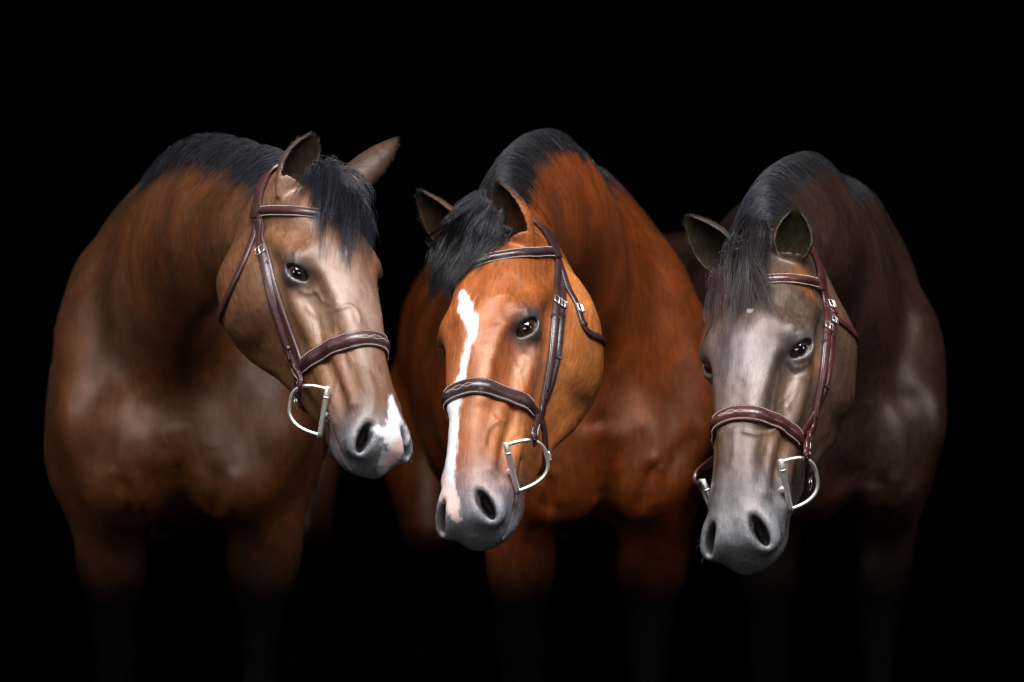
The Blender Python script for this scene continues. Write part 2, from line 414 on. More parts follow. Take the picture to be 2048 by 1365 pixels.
    G = np.stack(np.meshgrid(xs[sl[0]], ys[sl[1]], zs[sl[2]], indexing='ij'), -1).reshape(-1, 3)
    Q = ((G - Tr) @ M / sc).astype(np.float32); del G
    shp = F[sl].shape; cur = F[sl].reshape(-1).copy()
    near = (Q[:, 0] > -.24) & (Q[:, 0] < .66) & (np.abs(Q[:, 1]) < .15) & (Q[:, 2] > -.29) & (Q[:, 2] < .085)
    hf = np.full(len(Q), .2, np.float32)
    l = loft(Q[near]); hf[near] = l
    nb = np.zeros(len(Q), bool); nb[near] = np.abs(l) < .055
    if 'warp' in H: pass
    hf[nb] = head_field(Q[nb], H)
    hf *= sc
    cur = smin(cur, hf, .035)
    for e in ears:
        mid = (e[0] + e[1]) / 2; rad = np.linalg.norm(e[1] - e[0]) / 2 + .05
        m = ((Q - mid.astype(np.float32))**2).sum(1) < rad**2
        cur[m] = smin(cur[m], ear_field(Q[m], e) * sc, .007)
    F[sl] = cur.reshape(shp)
    del Q
    pos, quads = nets(xs, ys, zs, F)
    # keep the largest piece only (no floating crumbs)
    lab = np.arange(len(pos)); ed = np.vstack([quads[:, [0, 1]], quads[:, [1, 2]], quads[:, [2, 3]]])
    for _ in range(60):
        m_ = np.minimum(lab[ed[:, 0]], lab[ed[:, 1]]); old = lab.copy()
        np.minimum.at(lab, lab[ed[:, 0]], m_); np.minimum.at(lab, lab[ed[:, 1]], m_); np.minimum.at(lab, ed[:, 0], m_); np.minimum.at(lab, ed[:, 1], m_)
        for _k in range(4): lab = lab[lab]
        if (lab == old).all(): break
    big_ = np.bincount(lab).argmax(); keep = lab == big_; re_ = np.cumsum(keep) - 1
    quads = re_[quads[keep[quads[:, 0]]]]; pos = pos[keep]; print('pieces dropped', int((~keep).sum()))
    fine = ss(pos[:, 1], hi[1] - .02, hi[1] + .10)
    pos = smooth(pos, quads, 2, .45)
    pos = smooth(pos, quads, 6, .5, np.clip(fine, 0, 1))
    H['pos'], H['quads'] = pos, quads
    H['ears_l'] = ears
    return H
HORSES = [
 dict(n=1, roll=-1.2, spin=10, side=-1, eye_px=(593, 546), jaw=.0, rv=(-0.6727,-0.1711,0.4209), T=(-.339,.274), TY=0.0, sc=.922,
      ears=[(-1, 636, 262, .02, (.45,-.85,.1), .036, 0.0), (1, 803, 280, .12, (.55,.6,.35), .034, 0.0)],
      yaw=math.radians(-2), wide=1.03, leg=.146, org=np.array([*P(350, 700, .80)[:2], 0.0]),
      neck=[('L', (.04,0,-.10), (-.5,0,1), .10, .062), ('P', (520,318), .25, (.05,.35,1), .125, .072), ('P', (400,290), .55, (0,.2,1), .165, .085),
            ('P', (345,335), .95, (0,.15,1), .215, .11), ('P', (355,405), 1.35, (0,.1,1), .24, .12), ('P', (340,380+60), 1.75, (0,.1,1), .16, .10)]),
 dict(n=2, roll=0.3, spin=-16, side=1, eye_px=(1056, 655), jaw=-.10, rv=(-0.7071,0.0098,-0.296), T=(-.035,.195), TY=0.0, sc=.968,
      ears=[(-1, 828, 378, .02, (-.35,-.9,-.1), .036, 0.0), (1, 985, 360, .0, (-.55,-.8,-.1), .036, 0.0)],
      yaw=math.radians(-8), wide=1.0, leg=.135, org=np.array([*P(1226, 700, .85)[:2], 0.0]),
      neck=[('L', (.04,0,-.10), (-.5,0,1), .10, .062), ('P', (1030,330), .28, (0,.35,1), .125, .075), ('P', (1100,268), .58, (0,.2,1), .165, .09),
            ('P', (1140,300), .95, (0,.15,1), .23, .12), ('P', (1150,370), 1.35, (0,.1,1), .26, .14), ('P', (1150,370+60), 1.75, (0,.1,1), .16, .10)]),
 dict(n=3, roll=0.3, spin=-15, lat=1.07, side=1, eye_px=(1605, 698), jaw=-.18, rv=(-0.6692,0.0688,-0.252), T=(.417,.162), TY=0.0, sc=.9737,
      ears=[(-1, 1366, 430, .03, (-.3,-.9,-.2), .038, 0.0), (1, 1592, 412, -.02, (-.1,-.95,-.15), .036, 0.0)],
      yaw=math.radians(-9), wide=.86, leg=.137, org=np.array([*P(1730, 700, .85)[:2], 0.0]),
      neck=[('L', (.04,0,-.10), (-.5,0,1), .10, .062), ('P', (1545,375), .28, (0,.35,1), .125, .075), ('P', (1620,312), .58, (0,.2,1), .165, .09),
            ('P', (1650,350), .95, (0,.15,1), .23, .12), ('P', (1660,410), 1.35, (0,.1,1), .26, .14), ('P', (1660,410+60), 1.75, (0,.1,1), .16, .10)]),
]
# ------------------------------------------------------------------ materials
def new_mat(name):
    m = bpy.data.materials.new(name); m.use_nodes = True; nt = m.node_tree
    b = nt.nodes['Principled BSDF']; return m, nt, b
def N(nt, t, **kw):
    n = nt.nodes.new(t)
    for k, v in kw.items(): setattr(n, k, v)
    return n
def ramp(nt, src, a, b, lo=0., hi=1.):
    n = N(nt, 'ShaderNodeMapRange'); n.inputs[1].default_value = a; n.inputs[2].default_value = b
    n.inputs[3].default_value = lo; n.inputs[4].default_value = hi; n.interpolation_type = 'SMOOTHSTEP'
    nt.links.new(src, n.inputs[0]); return n.outputs[0]
def math_(nt, op, a, b):
    n = N(nt, 'ShaderNodeMath', operation=op)
    for i, x in enumerate((a, b)):
        if isinstance(x, (int, float)): n.inputs[i].default_value = x
        else: nt.links.new(x, n.inputs[i])
    return n.outputs[0]
def mix(nt, fac, a, b, mode='MIX'):
    n = N(nt, 'ShaderNodeMix', data_type='RGBA', blend_type=mode)
    for s, x in ((n.inputs[0], fac), (n.inputs[6], a), (n.inputs[7], b)):
        if isinstance(x, (int, float)): s.default_value = x
        elif isinstance(x, tuple): s.default_value = (*x, 1)
        else: nt.links.new(x, s)
    return n.outputs[2]
def attr(nt, name): return N(nt, 'ShaderNodeAttribute', attribute_name=name)
def noise(nt, vec, scale, detail=3, rough=.6, vscale=None):
    if vscale:
        mp = N(nt, 'ShaderNodeMapping'); mp.inputs[3].default_value = vscale; nt.links.new(vec, mp.inputs[0]); vec = mp.outputs[0]
    n = N(nt, 'ShaderNodeTexNoise'); n.inputs['Scale'].default_value = scale; n.inputs['Detail'].default_value = detail
    n.inputs['Roughness'].default_value = rough; nt.links.new(vec, n.inputs['Vector']); return n.outputs['Fac']

def coat_material(name, rough, spec, vary, sheen=.25, tint=(1, .8, .65)):
    m, nt, b = new_mat(name)
    col = attr(nt, 'pigment').outputs['Color']; hc = attr(nt, 'hair_space').outputs['Vector']
    mk = attr(nt, 'marking').outputs['Fac']; pk = attr(nt, 'skin').outputs['Color']
    lie = noise(nt, hc, 1.0, 2, .7, (150, 1100, 1100))            # short coat, strands lying down the face
    lie2 = noise(nt, hc, 1.0, 2, .6, (30, 230, 230))
    lie3 = noise(nt, hc, 1.0, 3, .65, (20, 120, 120))
    blot = noise(nt, hc, 9.0, 3, .6)
    k = math_(nt, 'ADD', math_(nt, 'MULTIPLY', lie, .55), math_(nt, 'MULTIPLY', lie2, .45))
    v = math_(nt, 'MULTIPLY', ramp(nt, k, .32, .68, 1 - vary, 1 + vary), ramp(nt, lie3, .32, .68, .84, 1.16))
    v2 = ramp(nt, blot, .3, .7, .78, 1.22)
    big = noise(nt, hc, 3.6, 4, .62)
    v3 = math_(nt, 'ADD', 1.0, math_(nt, 'MULTIPLY', ramp(nt, big, .30, .70, -.42, .42), attr(nt, 'trunk').outputs['Fac']))
    vv = math_(nt, 'MULTIPLY', math_(nt, 'MULTIPLY', v, v2), v3)
    cmb = N(nt, 'ShaderNodeCombineColor'); [nt.links.new(vv, cmb.inputs[i]) for i in range(3)]
    base = mix(nt, 1.0, col, cmb.outputs[0], 'MULTIPLY')
    # white hair: signed distance broken up by the hair
    e = math_(nt, 'ADD', mk, math_(nt, 'MULTIPLY', math_(nt, 'SUBTRACT', math_(nt, 'ADD', math_(nt, 'MULTIPLY', k, .5), math_(nt, 'MULTIPLY', lie3, .5)), .5), 3.0))
    w = ramp(nt, e, -.30, .45)
    base = mix(nt, w, base, pk)
    nt.links.new(base, b.inputs['Base Color'])
    sk = attr(nt, 'bare').outputs['Fac']                       # bare skin of the muzzle and lids
    onb = attr(nt, 'trunk').outputs['Fac']
    r = math_(nt, 'SUBTRACT', ramp(nt, k, .3, .7, rough - .05, rough + .09), math_(nt, 'MULTIPLY', onb, .06))
    nt.links.new(math_(nt, 'ADD', r, math_(nt, 'MULTIPLY', sk, -.03)), b.inputs['Roughness'])
    mt = attr(nt, 'matte').outputs['Fac']
    gl = noise(nt, hc, 5.0, 4, .65)
    sv = math_(nt, 'MULTIPLY', math_(nt, 'SUBTRACT', 1.0, mt), ramp(nt, gl, .32, .68, spec * .45, spec * 1.35))
    sv = math_(nt, 'MULTIPLY', sv, ramp(nt, attr(nt, 'trunk').outputs['Fac'], 0, 1, 1.0, 1.7))
    nt.links.new(sv, b.inputs['Specular IOR Level'])
    b.inputs['Specular Tint'].default_value = (*tint, 1)
    b.inputs['Sheen Weight'].default_value = sheen; b.inputs['Sheen Roughness'].default_value = .45
    b.inputs['Sheen Tint'].default_value = (.9, .9, 1, 1)
    pore = noise(nt, hc, 330, 2, .6)
    hgt = math_(nt, 'ADD', math_(nt, 'MULTIPLY', k, 1.0), math_(nt, 'MULTIPLY', math_(nt, 'MULTIPLY', pore, sk), .8))
    bp = N(nt, 'ShaderNodeBump'); bp.inputs['Strength'].default_value = .5; bp.inputs['Distance'].default_value = .0014
    nt.links.new(hgt, bp.inputs['Height']); nt.links.new(bp.outputs[0], b.inputs['Normal'])
    return m
def hair_material(name, root, tip, rough=.34, spec=.55):
    m, nt, b = new_mat(name)
    a = attr(nt, 'strand').outputs['Color']
    sx = N(nt, 'ShaderNodeSeparateColor'); nt.links.new(a, sx.inputs[0])
    c = mix(nt, math_(nt, 'POWER', sx.outputs[0], 3.2), root, tip)
    s = ramp(nt, sx.outputs[1], 0, 1, .55, 1.7); cmb = N(nt, 'ShaderNodeCombineColor'); [nt.links.new(s, cmb.inputs[i]) for i in range(3)]
    nt.links.new(mix(nt, 1., c, cmb.outputs[0], 'MULTIPLY'), b.inputs['Base Color'])
    b.inputs['Roughness'].default_value = rough; b.inputs['Specular IOR Level'].default_value = spec
    return m
def leather(name, col, rough=.34):
    m, nt, b = new_mat(name); tc = N(nt, 'ShaderNodeTexCoord').outputs['Object']
    n1 = noise(nt, tc, 260, 4, .6); n2 = noise(nt, tc, 28, 3, .6)
    nt.links.new(mix(nt, ramp(nt, n2, .3, .7), tuple(c * .72 for c in col), tuple(c * 1.35 for c in col)), b.inputs['Base Color'])
    nt.links.new(ramp(nt, n1, .3, .7, rough - .06, rough + .12), b.inputs['Roughness'])
    bp = N(nt, 'ShaderNodeBump'); bp.inputs['Strength'].default_value = .35; bp.inputs['Distance'].default_value = .0006
    nt.links.new(n1, bp.inputs['Height']); nt.links.new(bp.outputs[0], b.inputs['Normal'])
    b.inputs['Specular IOR Level'].default_value = .6
    return m
def metal(name, col, rough):
    m, nt, b = new_mat(name); b.inputs['Base Color'].default_value = (*col, 1); b.inputs['Metallic'].default_value = 1
    tc = N(nt, 'ShaderNodeTexCoord').outputs['Object']; n1 = noise(nt, tc, 120, 4, .6)
    nt.links.new(ramp(nt, n1, .3, .7, rough - .02, rough + .03), b.inputs['Roughness']); return m
def plain(name, col, rough=.6, spec=.3):
    m, nt, b = new_mat(name); b.inputs['Roughness'].default_value = rough; b.inputs['Specular IOR Level'].default_value = spec
    tc = N(nt, 'ShaderNodeTexCoord').outputs['Object']; n1 = noise(nt, tc, 14, 4, .6)
    nt.links.new(mix(nt, n1, tuple(c * .8 for c in col), tuple(c * 1.2 for c in col)), b.inputs['Base Color']); return m
def eye_material():
    m, nt, b = new_mat('eyeball'); tc = N(nt, 'ShaderNodeTexCoord').outputs['Object']
    sp = N(nt, 'ShaderNodeSeparateXYZ'); nt.links.new(tc, sp.inputs[0])
    x = math_(nt, 'DIVIDE', sp.outputs[0], .0095); y = math_(nt, 'DIVIDE', sp.outputs[1], .0055)
    rp = math_(nt, 'SQRT', math_(nt, 'ADD', math_(nt, 'MULTIPLY', x, x), math_(nt, 'MULTIPLY', y, y)), 0)
    x2 = math_(nt, 'DIVIDE', sp.outputs[0], .0165); y2 = math_(nt, 'DIVIDE', sp.outputs[1], .0150)
    ri = math_(nt, 'SQRT', math_(nt, 'ADD', math_(nt, 'MULTIPLY', x2, x2), math_(nt, 'MULTIPLY', y2, y2)), 0)
    n1 = noise(nt, tc, 420, 4, .7)
    iris = mix(nt, n1, (.016, .007, .004), (.060, .026, .014))
    c = mix(nt, ramp(nt, rp, .92, 1.12), (.003, .003, .005), iris)
    c = mix(nt, ramp(nt, ri, .93, 1.06), c, (.03, .022, .02))
    nt.links.new(c, b.inputs['Base Color']); b.inputs['Roughness'].default_value = .04; b.inputs['Specular IOR Level'].default_value = .6
    b.inputs['Coat Weight'].default_value = .6; b.inputs['Coat Roughness'].default_value = .02
    return m

# ------------------------------------------------------------------ object plumbing
def mesh_obj(name, V, Fc, mat, parent=None, smooth_=True, uniform=4):
    me = bpy.data.meshes.new(name)
    if isinstance(Fc, np.ndarray):
        me.vertices.add(len(V)); me.vertices.foreach_set('co', np.ascontiguousarray(V, dtype=np.float64).ravel())
        me.loops.add(Fc.size); me.loops.foreach_set('vertex_index', Fc.ravel().astype(np.int32))
        me.polygons.add(len(Fc)); me.polygons.foreach_set('loop_start', np.arange(0, Fc.size, Fc.shape[1]).astype(np.int32))
        me.update(calc_edges=True)
    else:
        me.from_pydata([tuple(v) for v in V], [], [tuple(f) for f in Fc]); me.update()
    me.materials.append(mat)
    if smooth_: me.shade_smooth()
    o = bpy.data.objects.new(name, me); C.objects.link(o)
    if parent: o.parent = parent
    return o
def thing(name, label, cat, loc=(0, 0, 0), group=None):
    o = bpy.data.objects.new(name, None); C.objects.link(o); o.location = loc
    o['label'] = label; o['category'] = cat
    if group: o['group'] = group
    o.empty_display_size = .1
    return o
def put(o, parent):
    """parent a mesh given in world coordinates"""
    o.parent = parent; o.matrix_parent_inverse = Matrix.Translation(-parent.location); return o
def fattr(me, name, typ, data):
    a = me.attributes.new(name, typ, 'POINT')
    if typ == 'FLOAT': a.data.foreach_set('value', data.astype(np.float32))
    elif typ == 'FLOAT_VECTOR': a.data.foreach_set('vector', data.astype(np.float32).ravel())
    else:
        d = np.ones((len(data), 4), np.float32); d[:, :3] = data; a.data.foreach_set('color', d.ravel())

def strands(name, PTS, RAD, mat, shade=None):
    """PTS (n,k,3), RAD (n,k): three-sided tapering hairs in one mesh"""
    n, k, _ = PTS.shape
    T = np.gradient(PTS, axis=1); T /= np.linalg.norm(T, axis=2)[..., None] + 1e-9
    ref = nrm(np.array([.3, -1, .4])); A = np.cross(T, ref); A /= np.linalg.norm(A, axis=2)[..., None] + 1e-9; B = np.cross(T, A)
    ring = [PTS + RAD[..., None] * (A * math.cos(a) + B * math.sin(a)) for a in (0, 2.094, 4.189)]
    V = np.stack(ring, 2).reshape(-1, 3)
    base = (np.arange(n)[:, None] * k + np.arange(k - 1)[None]) * 3
    Fc = []
    for j in range(3):
        j2 = (j + 1) % 3; Fc.append(np.stack([base + j, base + j2, base + 3 + j2, base + 3 + j], -1).reshape(-1, 4))
    o = mesh_obj(name, V, np.vstack(Fc), mat)
    t = np.broadcast_to(np.linspace(0, 1, k)[None, :, None], (n, k, 3)).reshape(-1)
    s = np.repeat(rng.random(n) if shade is None else shade, k * 3)
    fattr(o.data, 'strand', 'FLOAT_COLOR', np.stack([t, s, s * 0], 1))
    return o

# ------------------------------------------------------------------ building a horse
def norm_rows2(a): return a / (np.linalg.norm(a, axis=1)[:, None] + 1e-12)
def picker(H):
    pos, quads = H['pos'], H['quads']
    m = (pos[quads].mean(1)[:, 1] < H['hiY'] + 1.45)
    q = quads[m]; used = np.unique(q); re = np.full(len(pos), -1); re[used] = np.arange(len(used))
    H['bvh'] = bvhtree.BVHTree.FromPolygons([tuple(p) for p in pos[used]], [tuple(r) for r in re[q].tolist()])
def hit(H, px, py):
    o = Vector((0, -CAM_D, CAM_Z)); d = (Vector(P(px, py, 0)) - o).normalized()
    return H['bvh'].ray_cast(o, d)[:2]
def surf(H, p):
    l, n, _, _ = H['bvh'].find_nearest(Vector(p)); return np.array(l), np.array(n)
def pick_path(H, pts, n, off=.0, width=None):
    """points traced on the visible side, laid on the real surface; returns positions and normals"""
    W = []
    last = None
    for p in pts:
        if len(p) == 3: l = P(*p); W.append(l); continue
        l, nn = hit(H, *p)
        if l is None or (last is not None and (l.y - last[1]) > .055): 
            l = Vector(P(p[0], p[1], (last[1] if last is not None else .0)))
        W.append(np.array(l)); last = np.array(l)
    return catmull(np.array(W), n)

BROWN_SHADE = {}
def paint(H):
    """pigment of the coat by place on the animal (shade is put into the lower legs and ear cups)"""
    pos = H['pos']; n = H['n']; q = H['toL'](pos); A = np.abs(q[:, 1]); u, w = q[:, 0], q[:, 2]
    c, s_ = math.cos(H['yaw']), math.sin(H['yaw']); d = pos - H['org']
    b = np.stack([d[:, 0]*c - d[:, 1]*s_, d[:, 0]*s_ + d[:, 1]*c, d[:, 2]], 1)
    body, face, dark, eyec, cheek = [np.array(x) for x in H['cols']]
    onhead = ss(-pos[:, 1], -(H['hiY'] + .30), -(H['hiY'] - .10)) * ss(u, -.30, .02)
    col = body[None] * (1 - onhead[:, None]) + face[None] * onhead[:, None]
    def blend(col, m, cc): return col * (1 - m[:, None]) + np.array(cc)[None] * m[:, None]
    head = (u > -.02) & (A < .13) & (w > -.28) & (w < .08) & (u < .66)
    hm = head.astype(float)
    col = blend(col, hm * ss(w, -.06, -.13) * ss(u, .40, .26) * .8, cheek) if cheek is not None else col
    for pu, pv, pw, pr, pc, pk in H.get('patch', ()):
        dd = np.sqrt((u - pu)**2 + (A - pv)**2 + (w - pw)**2); col = blend(col, hm * pk * np.exp(-(dd / pr)**2), pc)
    # dark muzzle, higher at the sides and lips
    mz = hm * ss(u + .25 * np.clip(-w - .05, 0, .1) + .35 * (A - .02), *H['muz'])
    col = blend(col, mz, dark)
    # lids and the bare rim of the eye
    ed = np.linalg.norm(np.stack([u - .211, A - .082, w + .017], 1) * [1, .9, 1.15], axis=1)
    em = hm * (1 - ss(ed, .020, H['eyew'])); col = blend(col, em * H['eyek'], eyec)
    n0 = np.stack([u - .567, A - .040, (w + .028) * .8], 1) @ frame((.84, .40, -.36), (.36, .30, .88))
    nm = hm * (1 - ss(np.sqrt((n0[:, 0] / .026)**2 + (n0[:, 2] / .0140)**2), .80, 1.10)) * (w > -.08) * (u > .5); col = blend(col, nm * .9, (.022, .020, .022))
    # ears: dark hair inside and at the rims, the shade of the cup painted in
    inside = np.zeros(len(pos)); earm = np.zeros(len(pos))
    for bse, tip, op, hw, bend in H['ears_l']:
        L = np.linalg.norm(tip - bse); a = (tip - bse) / L; o = nrm(op - a * (a @ op)); sd = np.cross(a, o)
        dd = q - bse; t = dd @ a / L; so = dd @ sd; oo = dd @ o + .3 * hw * np.clip(t, 0, 1)**2
        ww = np.interp(t, [-.2, 0, .12, .3, .5, .7, .85, .94, 1.0], [.30, .66, .84, 1.0, .95, .72, .42, .22, .05]) * hw
        rr = np.sqrt((so / ww)**2 + (oo / (ww * .8))**2)
        nearr = (t > .0) & (t < 1.08) & (np.hypot(so, oo) < hw * 1.3)
        earm = np.maximum(earm, nearr * ss(t, .1, .3))
        ins = nearr * ss(-rr, -.97, -.88) * ss(t, .0, .06); inside = np.maximum(inside, ins)
        if H.get('earout'): col = blend(col, nearr * ss(t, *H.get('earfrom', (-.05, .30))) * .85, H['earout'])
        tipm = nearr * ss(t, .72, 1.0); col = blend(col, np.clip(tipm * .75 + ins * .9, 0, 1), H['earin'])
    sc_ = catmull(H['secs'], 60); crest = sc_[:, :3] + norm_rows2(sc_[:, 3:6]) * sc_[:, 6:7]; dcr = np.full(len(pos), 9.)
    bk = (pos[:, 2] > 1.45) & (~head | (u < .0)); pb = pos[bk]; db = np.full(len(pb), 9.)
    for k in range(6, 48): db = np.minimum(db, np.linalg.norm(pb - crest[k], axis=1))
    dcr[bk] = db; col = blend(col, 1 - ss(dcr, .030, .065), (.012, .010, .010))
    # black points carried up the forearms, the legs' fade into shade painted in; dark line under the mane
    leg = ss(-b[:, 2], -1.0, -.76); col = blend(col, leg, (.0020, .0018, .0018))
    # marking as a signed distance (in centimetres) and its colour
    mark = np.full(len(pos), -3.); skin = np.tile(np.array([.46, .45, .455]), (len(pos), 1))
    for seg in H['marks']:
        ptsr = [( *p[:2], p[2] ) for p in seg['p']]
        W = []
        for p in ptsr:
            l, _ = hit(H, p[0], p[1])
            if l is None: continue
            W.append((np.array(l), p[2] / SC))
        for (a, ra), (b_, rb) in zip(W[:-1], W[1:]):
            ab = b_ - a; t = np.clip(((pos - a) @ ab) / (ab @ ab), 0, 1)
            r = ra + (rb - ra) * t
            dist = np.linalg.norm(pos - a - t[:, None] * ab, axis=1) - r
            if seg.get('k') == 'dark': mark = np.minimum(mark, dist * 100)
            else:
                mk = -dist * 100
                if seg.get('k') == 'pink':
                    pm = ss(mk, -.4, .6); skin = skin * (1 - pm[:, None]) + np.array([.55, .38, .35]) * pm[:, None]
                mark = np.maximum(mark, mk)
    mark = np.where(head, mark, -3.)
    me = H['body'].data
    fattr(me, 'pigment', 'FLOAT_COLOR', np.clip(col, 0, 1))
    hs = np.where(head[:, None], q, b * np.array([1, 1, 1])[None]); hs = np.where(head[:, None], hs, hs[:, [2, 0, 1]])
    fattr(me, 'hair_space', 'FLOAT_VECTOR', hs)
    fattr(me, 'marking', 'FLOAT', mark); fattr(me, 'skin', 'FLOAT_COLOR', skin)
    fattr(me, 'trunk', 'FLOAT', 1 - onhead)
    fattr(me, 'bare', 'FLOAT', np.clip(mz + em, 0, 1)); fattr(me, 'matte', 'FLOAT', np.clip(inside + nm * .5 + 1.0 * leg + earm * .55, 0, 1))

def relief(H):
    """veins, wrinkles and folds, laid along the surface in head coordinates or traced on the visible side"""
    pos, quads = H['pos'], H['quads']; nv = vnormals(pos, quads); q = H['toL'](pos)
    out = np.zeros(len(pos))
    for pts, r, amp in H['folds']:
        trunk_ = r >= .0098
        if trunk_: r, amp = r * 1.4, amp * .62
        if len(pts[0]) == 2:
            W = [hit(H, *p)[0] for p in pts]; W = [np.array(x) for x in W if x is not None]
            if len(W) < 2: continue
            W = catmull(W, len(W) * 5); src = pos
        else: W = catmull(pts, len(pts) * 5); src = q
        lo, hi = W.min(0) - 3 * r, W.max(0) + 3 * r
        m = np.where(np.all((src > lo) & (src < hi), 1))[0]; X = src[m]; best = np.full(len(m), 9.); tt = np.zeros(len(m))
        for i in range(len(W) - 1):
            ab = W[i+1] - W[i]; t = np.clip(((X - W[i]) @ ab) / (ab @ ab + 1e-12), 0, 1)
            dd = np.linalg.norm(X - W[i] - t[:, None] * ab, axis=1); s = dd < best; best[s] = dd[s]; tt[s] = (i + t[s]) / (len(W) - 1)
        out[m] += (amp if trunk_ else amp * .75) * np.exp(-(best / r)**2) * (1. if trunk_ else ss(np.minimum(tt, 1 - tt), -.02, .12))
    # small irregularities of flesh and bone under the skin
    hd = (q[:, 0] > -.05) & (q[:, 0] < .63) & (np.abs(q[:, 1]) < .13) & (q[:, 2] > -.28)
    lum = np.zeros(len(pos)); r2 = np.random.default_rng(H['n'])
    for k in range(46):
        fq = r2.normal(0, 1, 3); fq = fq / np.linalg.norm(fq) * r2.uniform(90, 420); lum += np.sin(q @ fq + r2.uniform(0, 6.3)) / (np.linalg.norm(fq) / 90)**1.1
    out += hd * lum * .00012
    bl = np.zeros(len(pos))
    for k in range(30):
        fq = r2.normal(0, 1, 3); fq = fq * [1, 1, .55]; fq = fq / np.linalg.norm(fq) * r2.uniform(16, 52); bl += np.sin(pos @ fq + r2.uniform(0, 6.3)) / (np.linalg.norm(fq) / 18)
    out += (1 - hd) * bl * .0016 * ss(pos[:, 1], .35, .8)
    H['pos'] = pos + nv * out[:, None]
# ------------------------------------------------------------------ straps, buckles, rings
FLAT = [(-.5, -.2), (-.5, .75), (-.43, 1.0), (.43, 1.0), (.5, .75), (.5, -.2)]
PAD = [(-.5, -.3), (-.5, .45), (-.46, .6), (-.34, .62), (-.28, .85), (-.17, 1.35), (0, 1.5), (.17, 1.35), (.28, .85), (.34, .62), (.46, .6), (.5, .45), (.5, -.3)]
def norm_rows(a): return a / (np.linalg.norm(a, axis=1)[:, None] + 1e-12)
def relax(W, k=1):
    for _ in range(k): W = np.vstack([W[:1], (W[:-2] + 2 * W[1:-1] + W[2:]) / 4, W[-1:]])
    return W
def resample(W, step):
    L = np.r_[0, np.cumsum(np.linalg.norm(np.diff(W, axis=0), axis=1))]; n = max(4, int(L[-1] / step)); t = np.linspace(0, L[-1], n)
    return np.stack([np.interp(t, L, W[:, k]) for k in range(3)], 1)
def conform(H, W, lift, free=None, it=6):
    W = resample(W, .006); Nn = None
    for _ in range(it):
        W = relax(W, 2 if free != 'span' else 9)
        for i in range(len(W)):
            l, n = surf(H, W[i]); d = (W[i] - l) @ n
            if d < lift or (free is None and d < .03): W[i] = l + n * max(lift, min(d, lift + .001) if free is None else d)
    W = relax(W, 2)
    Nn = np.array([surf(H, p)[1] for p in W])
    for _ in range(10 if free == 'span' else 5): Nn = norm_rows(relax(Nn, 1))
    return W, Nn
def frames(W, Nn):
    T = norm_rows(np.gradient(W, axis=0)); Nn = norm_rows(Nn - T * (Nn * T).sum(1)[:, None]); return T, Nn, np.cross(T, Nn)
def sweep_mesh(name, W, Nn, width, th, prof, mat, taper=None, closed_ends=True):
    T, Nn, Sd = frames(W, Nn); m = len(prof); V = []
    for i in range(len(W)):
        k = 1 if taper is None else taper(i / (len(W) - 1))
        for a, h in prof: V.append(W[i] + Sd[i] * a * width * k + Nn[i] * h * th)
    Fc = [(i*m+j, i*m+(j+1) % m, (i+1)*m+(j+1) % m, (i+1)*m+j) for i in range(len(W)-1) for j in range(m)]
    Fc += [tuple(range(m))[::-1], tuple((len(W)-1)*m + j for j in range(m))]
    o = mesh_obj(name, V, Fc, mat); bm = bmesh.new(); bm.from_mesh(o.data); bmesh.ops.recalc_face_normals(bm, faces=bm.faces); bm.to_mesh(o.data); bm.free()
    o.data.set_sharp_from_angle(angle=math.radians(48)); return o
def tube(name, W, r, mat, closed=False, seg=10):
    W = np.asarray(W); n = len(W)
    T = norm_rows((np.roll(W, -1, 0) - np.roll(W, 1, 0)) if closed else np.gradient(W, axis=0))
    u = nrm(np.cross(T[0], [.3, .5, .8])); V = []
    for i in range(n):
        u = nrm(u - T[i] * (u @ T[i])); v = np.cross(T[i], u); rr = r if np.isscalar(r) else r[i]
        V += [W[i] + rr * (u * math.cos(a) + v * math.sin(a)) for a in np.linspace(0, 2*math.pi, seg, endpoint=False)]
    Fc = [(i*seg+j, i*seg+(j+1) % seg, ((i+1) % n)*seg+(j+1) % seg, ((i+1) % n)*seg+j) for i in range(n if closed else n-1) for j in range(seg)]
    if not closed: Fc += [tuple(range(seg))[::-1], tuple((n-1)*seg+j for j in range(seg))]
    return mesh_obj(name, V, Fc, mat)
def join_into(name, parts, mat, parent):
    V, Fc = [], []
    for v, f in parts:
        k = len(V); V += [tuple(x) for x in v]; Fc += [tuple(i + k for i in g) for g in f]
    o = mesh_obj(name, V, Fc, mat); return o
BOXF = [(0,3,2,1),(4,5,6,7),(0,1,5,4),(1,2,6,5),(2,3,7,6),(3,0,4,7)]
def box_at(c, T, Sd, Nn, l, w, h):
    return [c + T*a*l/2 + Sd*b*w/2 + Nn*d*h/2 for a, b, d in ((-1,-1,-1),(1,-1,-1),(1,1,-1),(-1,1,-1),(-1,-1,1),(1,-1,1),(1,1,1),(-1,1,1))]
def stitches(parent, B, W, Nn, width, th, at, hgt, mat, a0=0., a1=1.):
    W2 = resample(W, .00125); n = len(W2); idx = np.linspace(0, len(W) - 1, n)
    N2 = norm_rows(np.stack([np.interp(idx, np.arange(len(W)), Nn[:, k]) for k in range(3)], 1))
    T, N2, Sd = frames(W2, N2); parts = []
    for i in range(int(n*a0), int(n*a1) - 1, 2):
        for s in (-1, 1):
            c = W2[i] + Sd[i]*s*at*width + N2[i]*(th*hgt)
            parts.append((box_at(c, T[i], Sd[i], N2[i], .0015, .0008, .0008), BOXF))
    o = join_into('stitching', parts, mat, parent); o['kind'] = 'stuff'; o.parent = parent
    return o
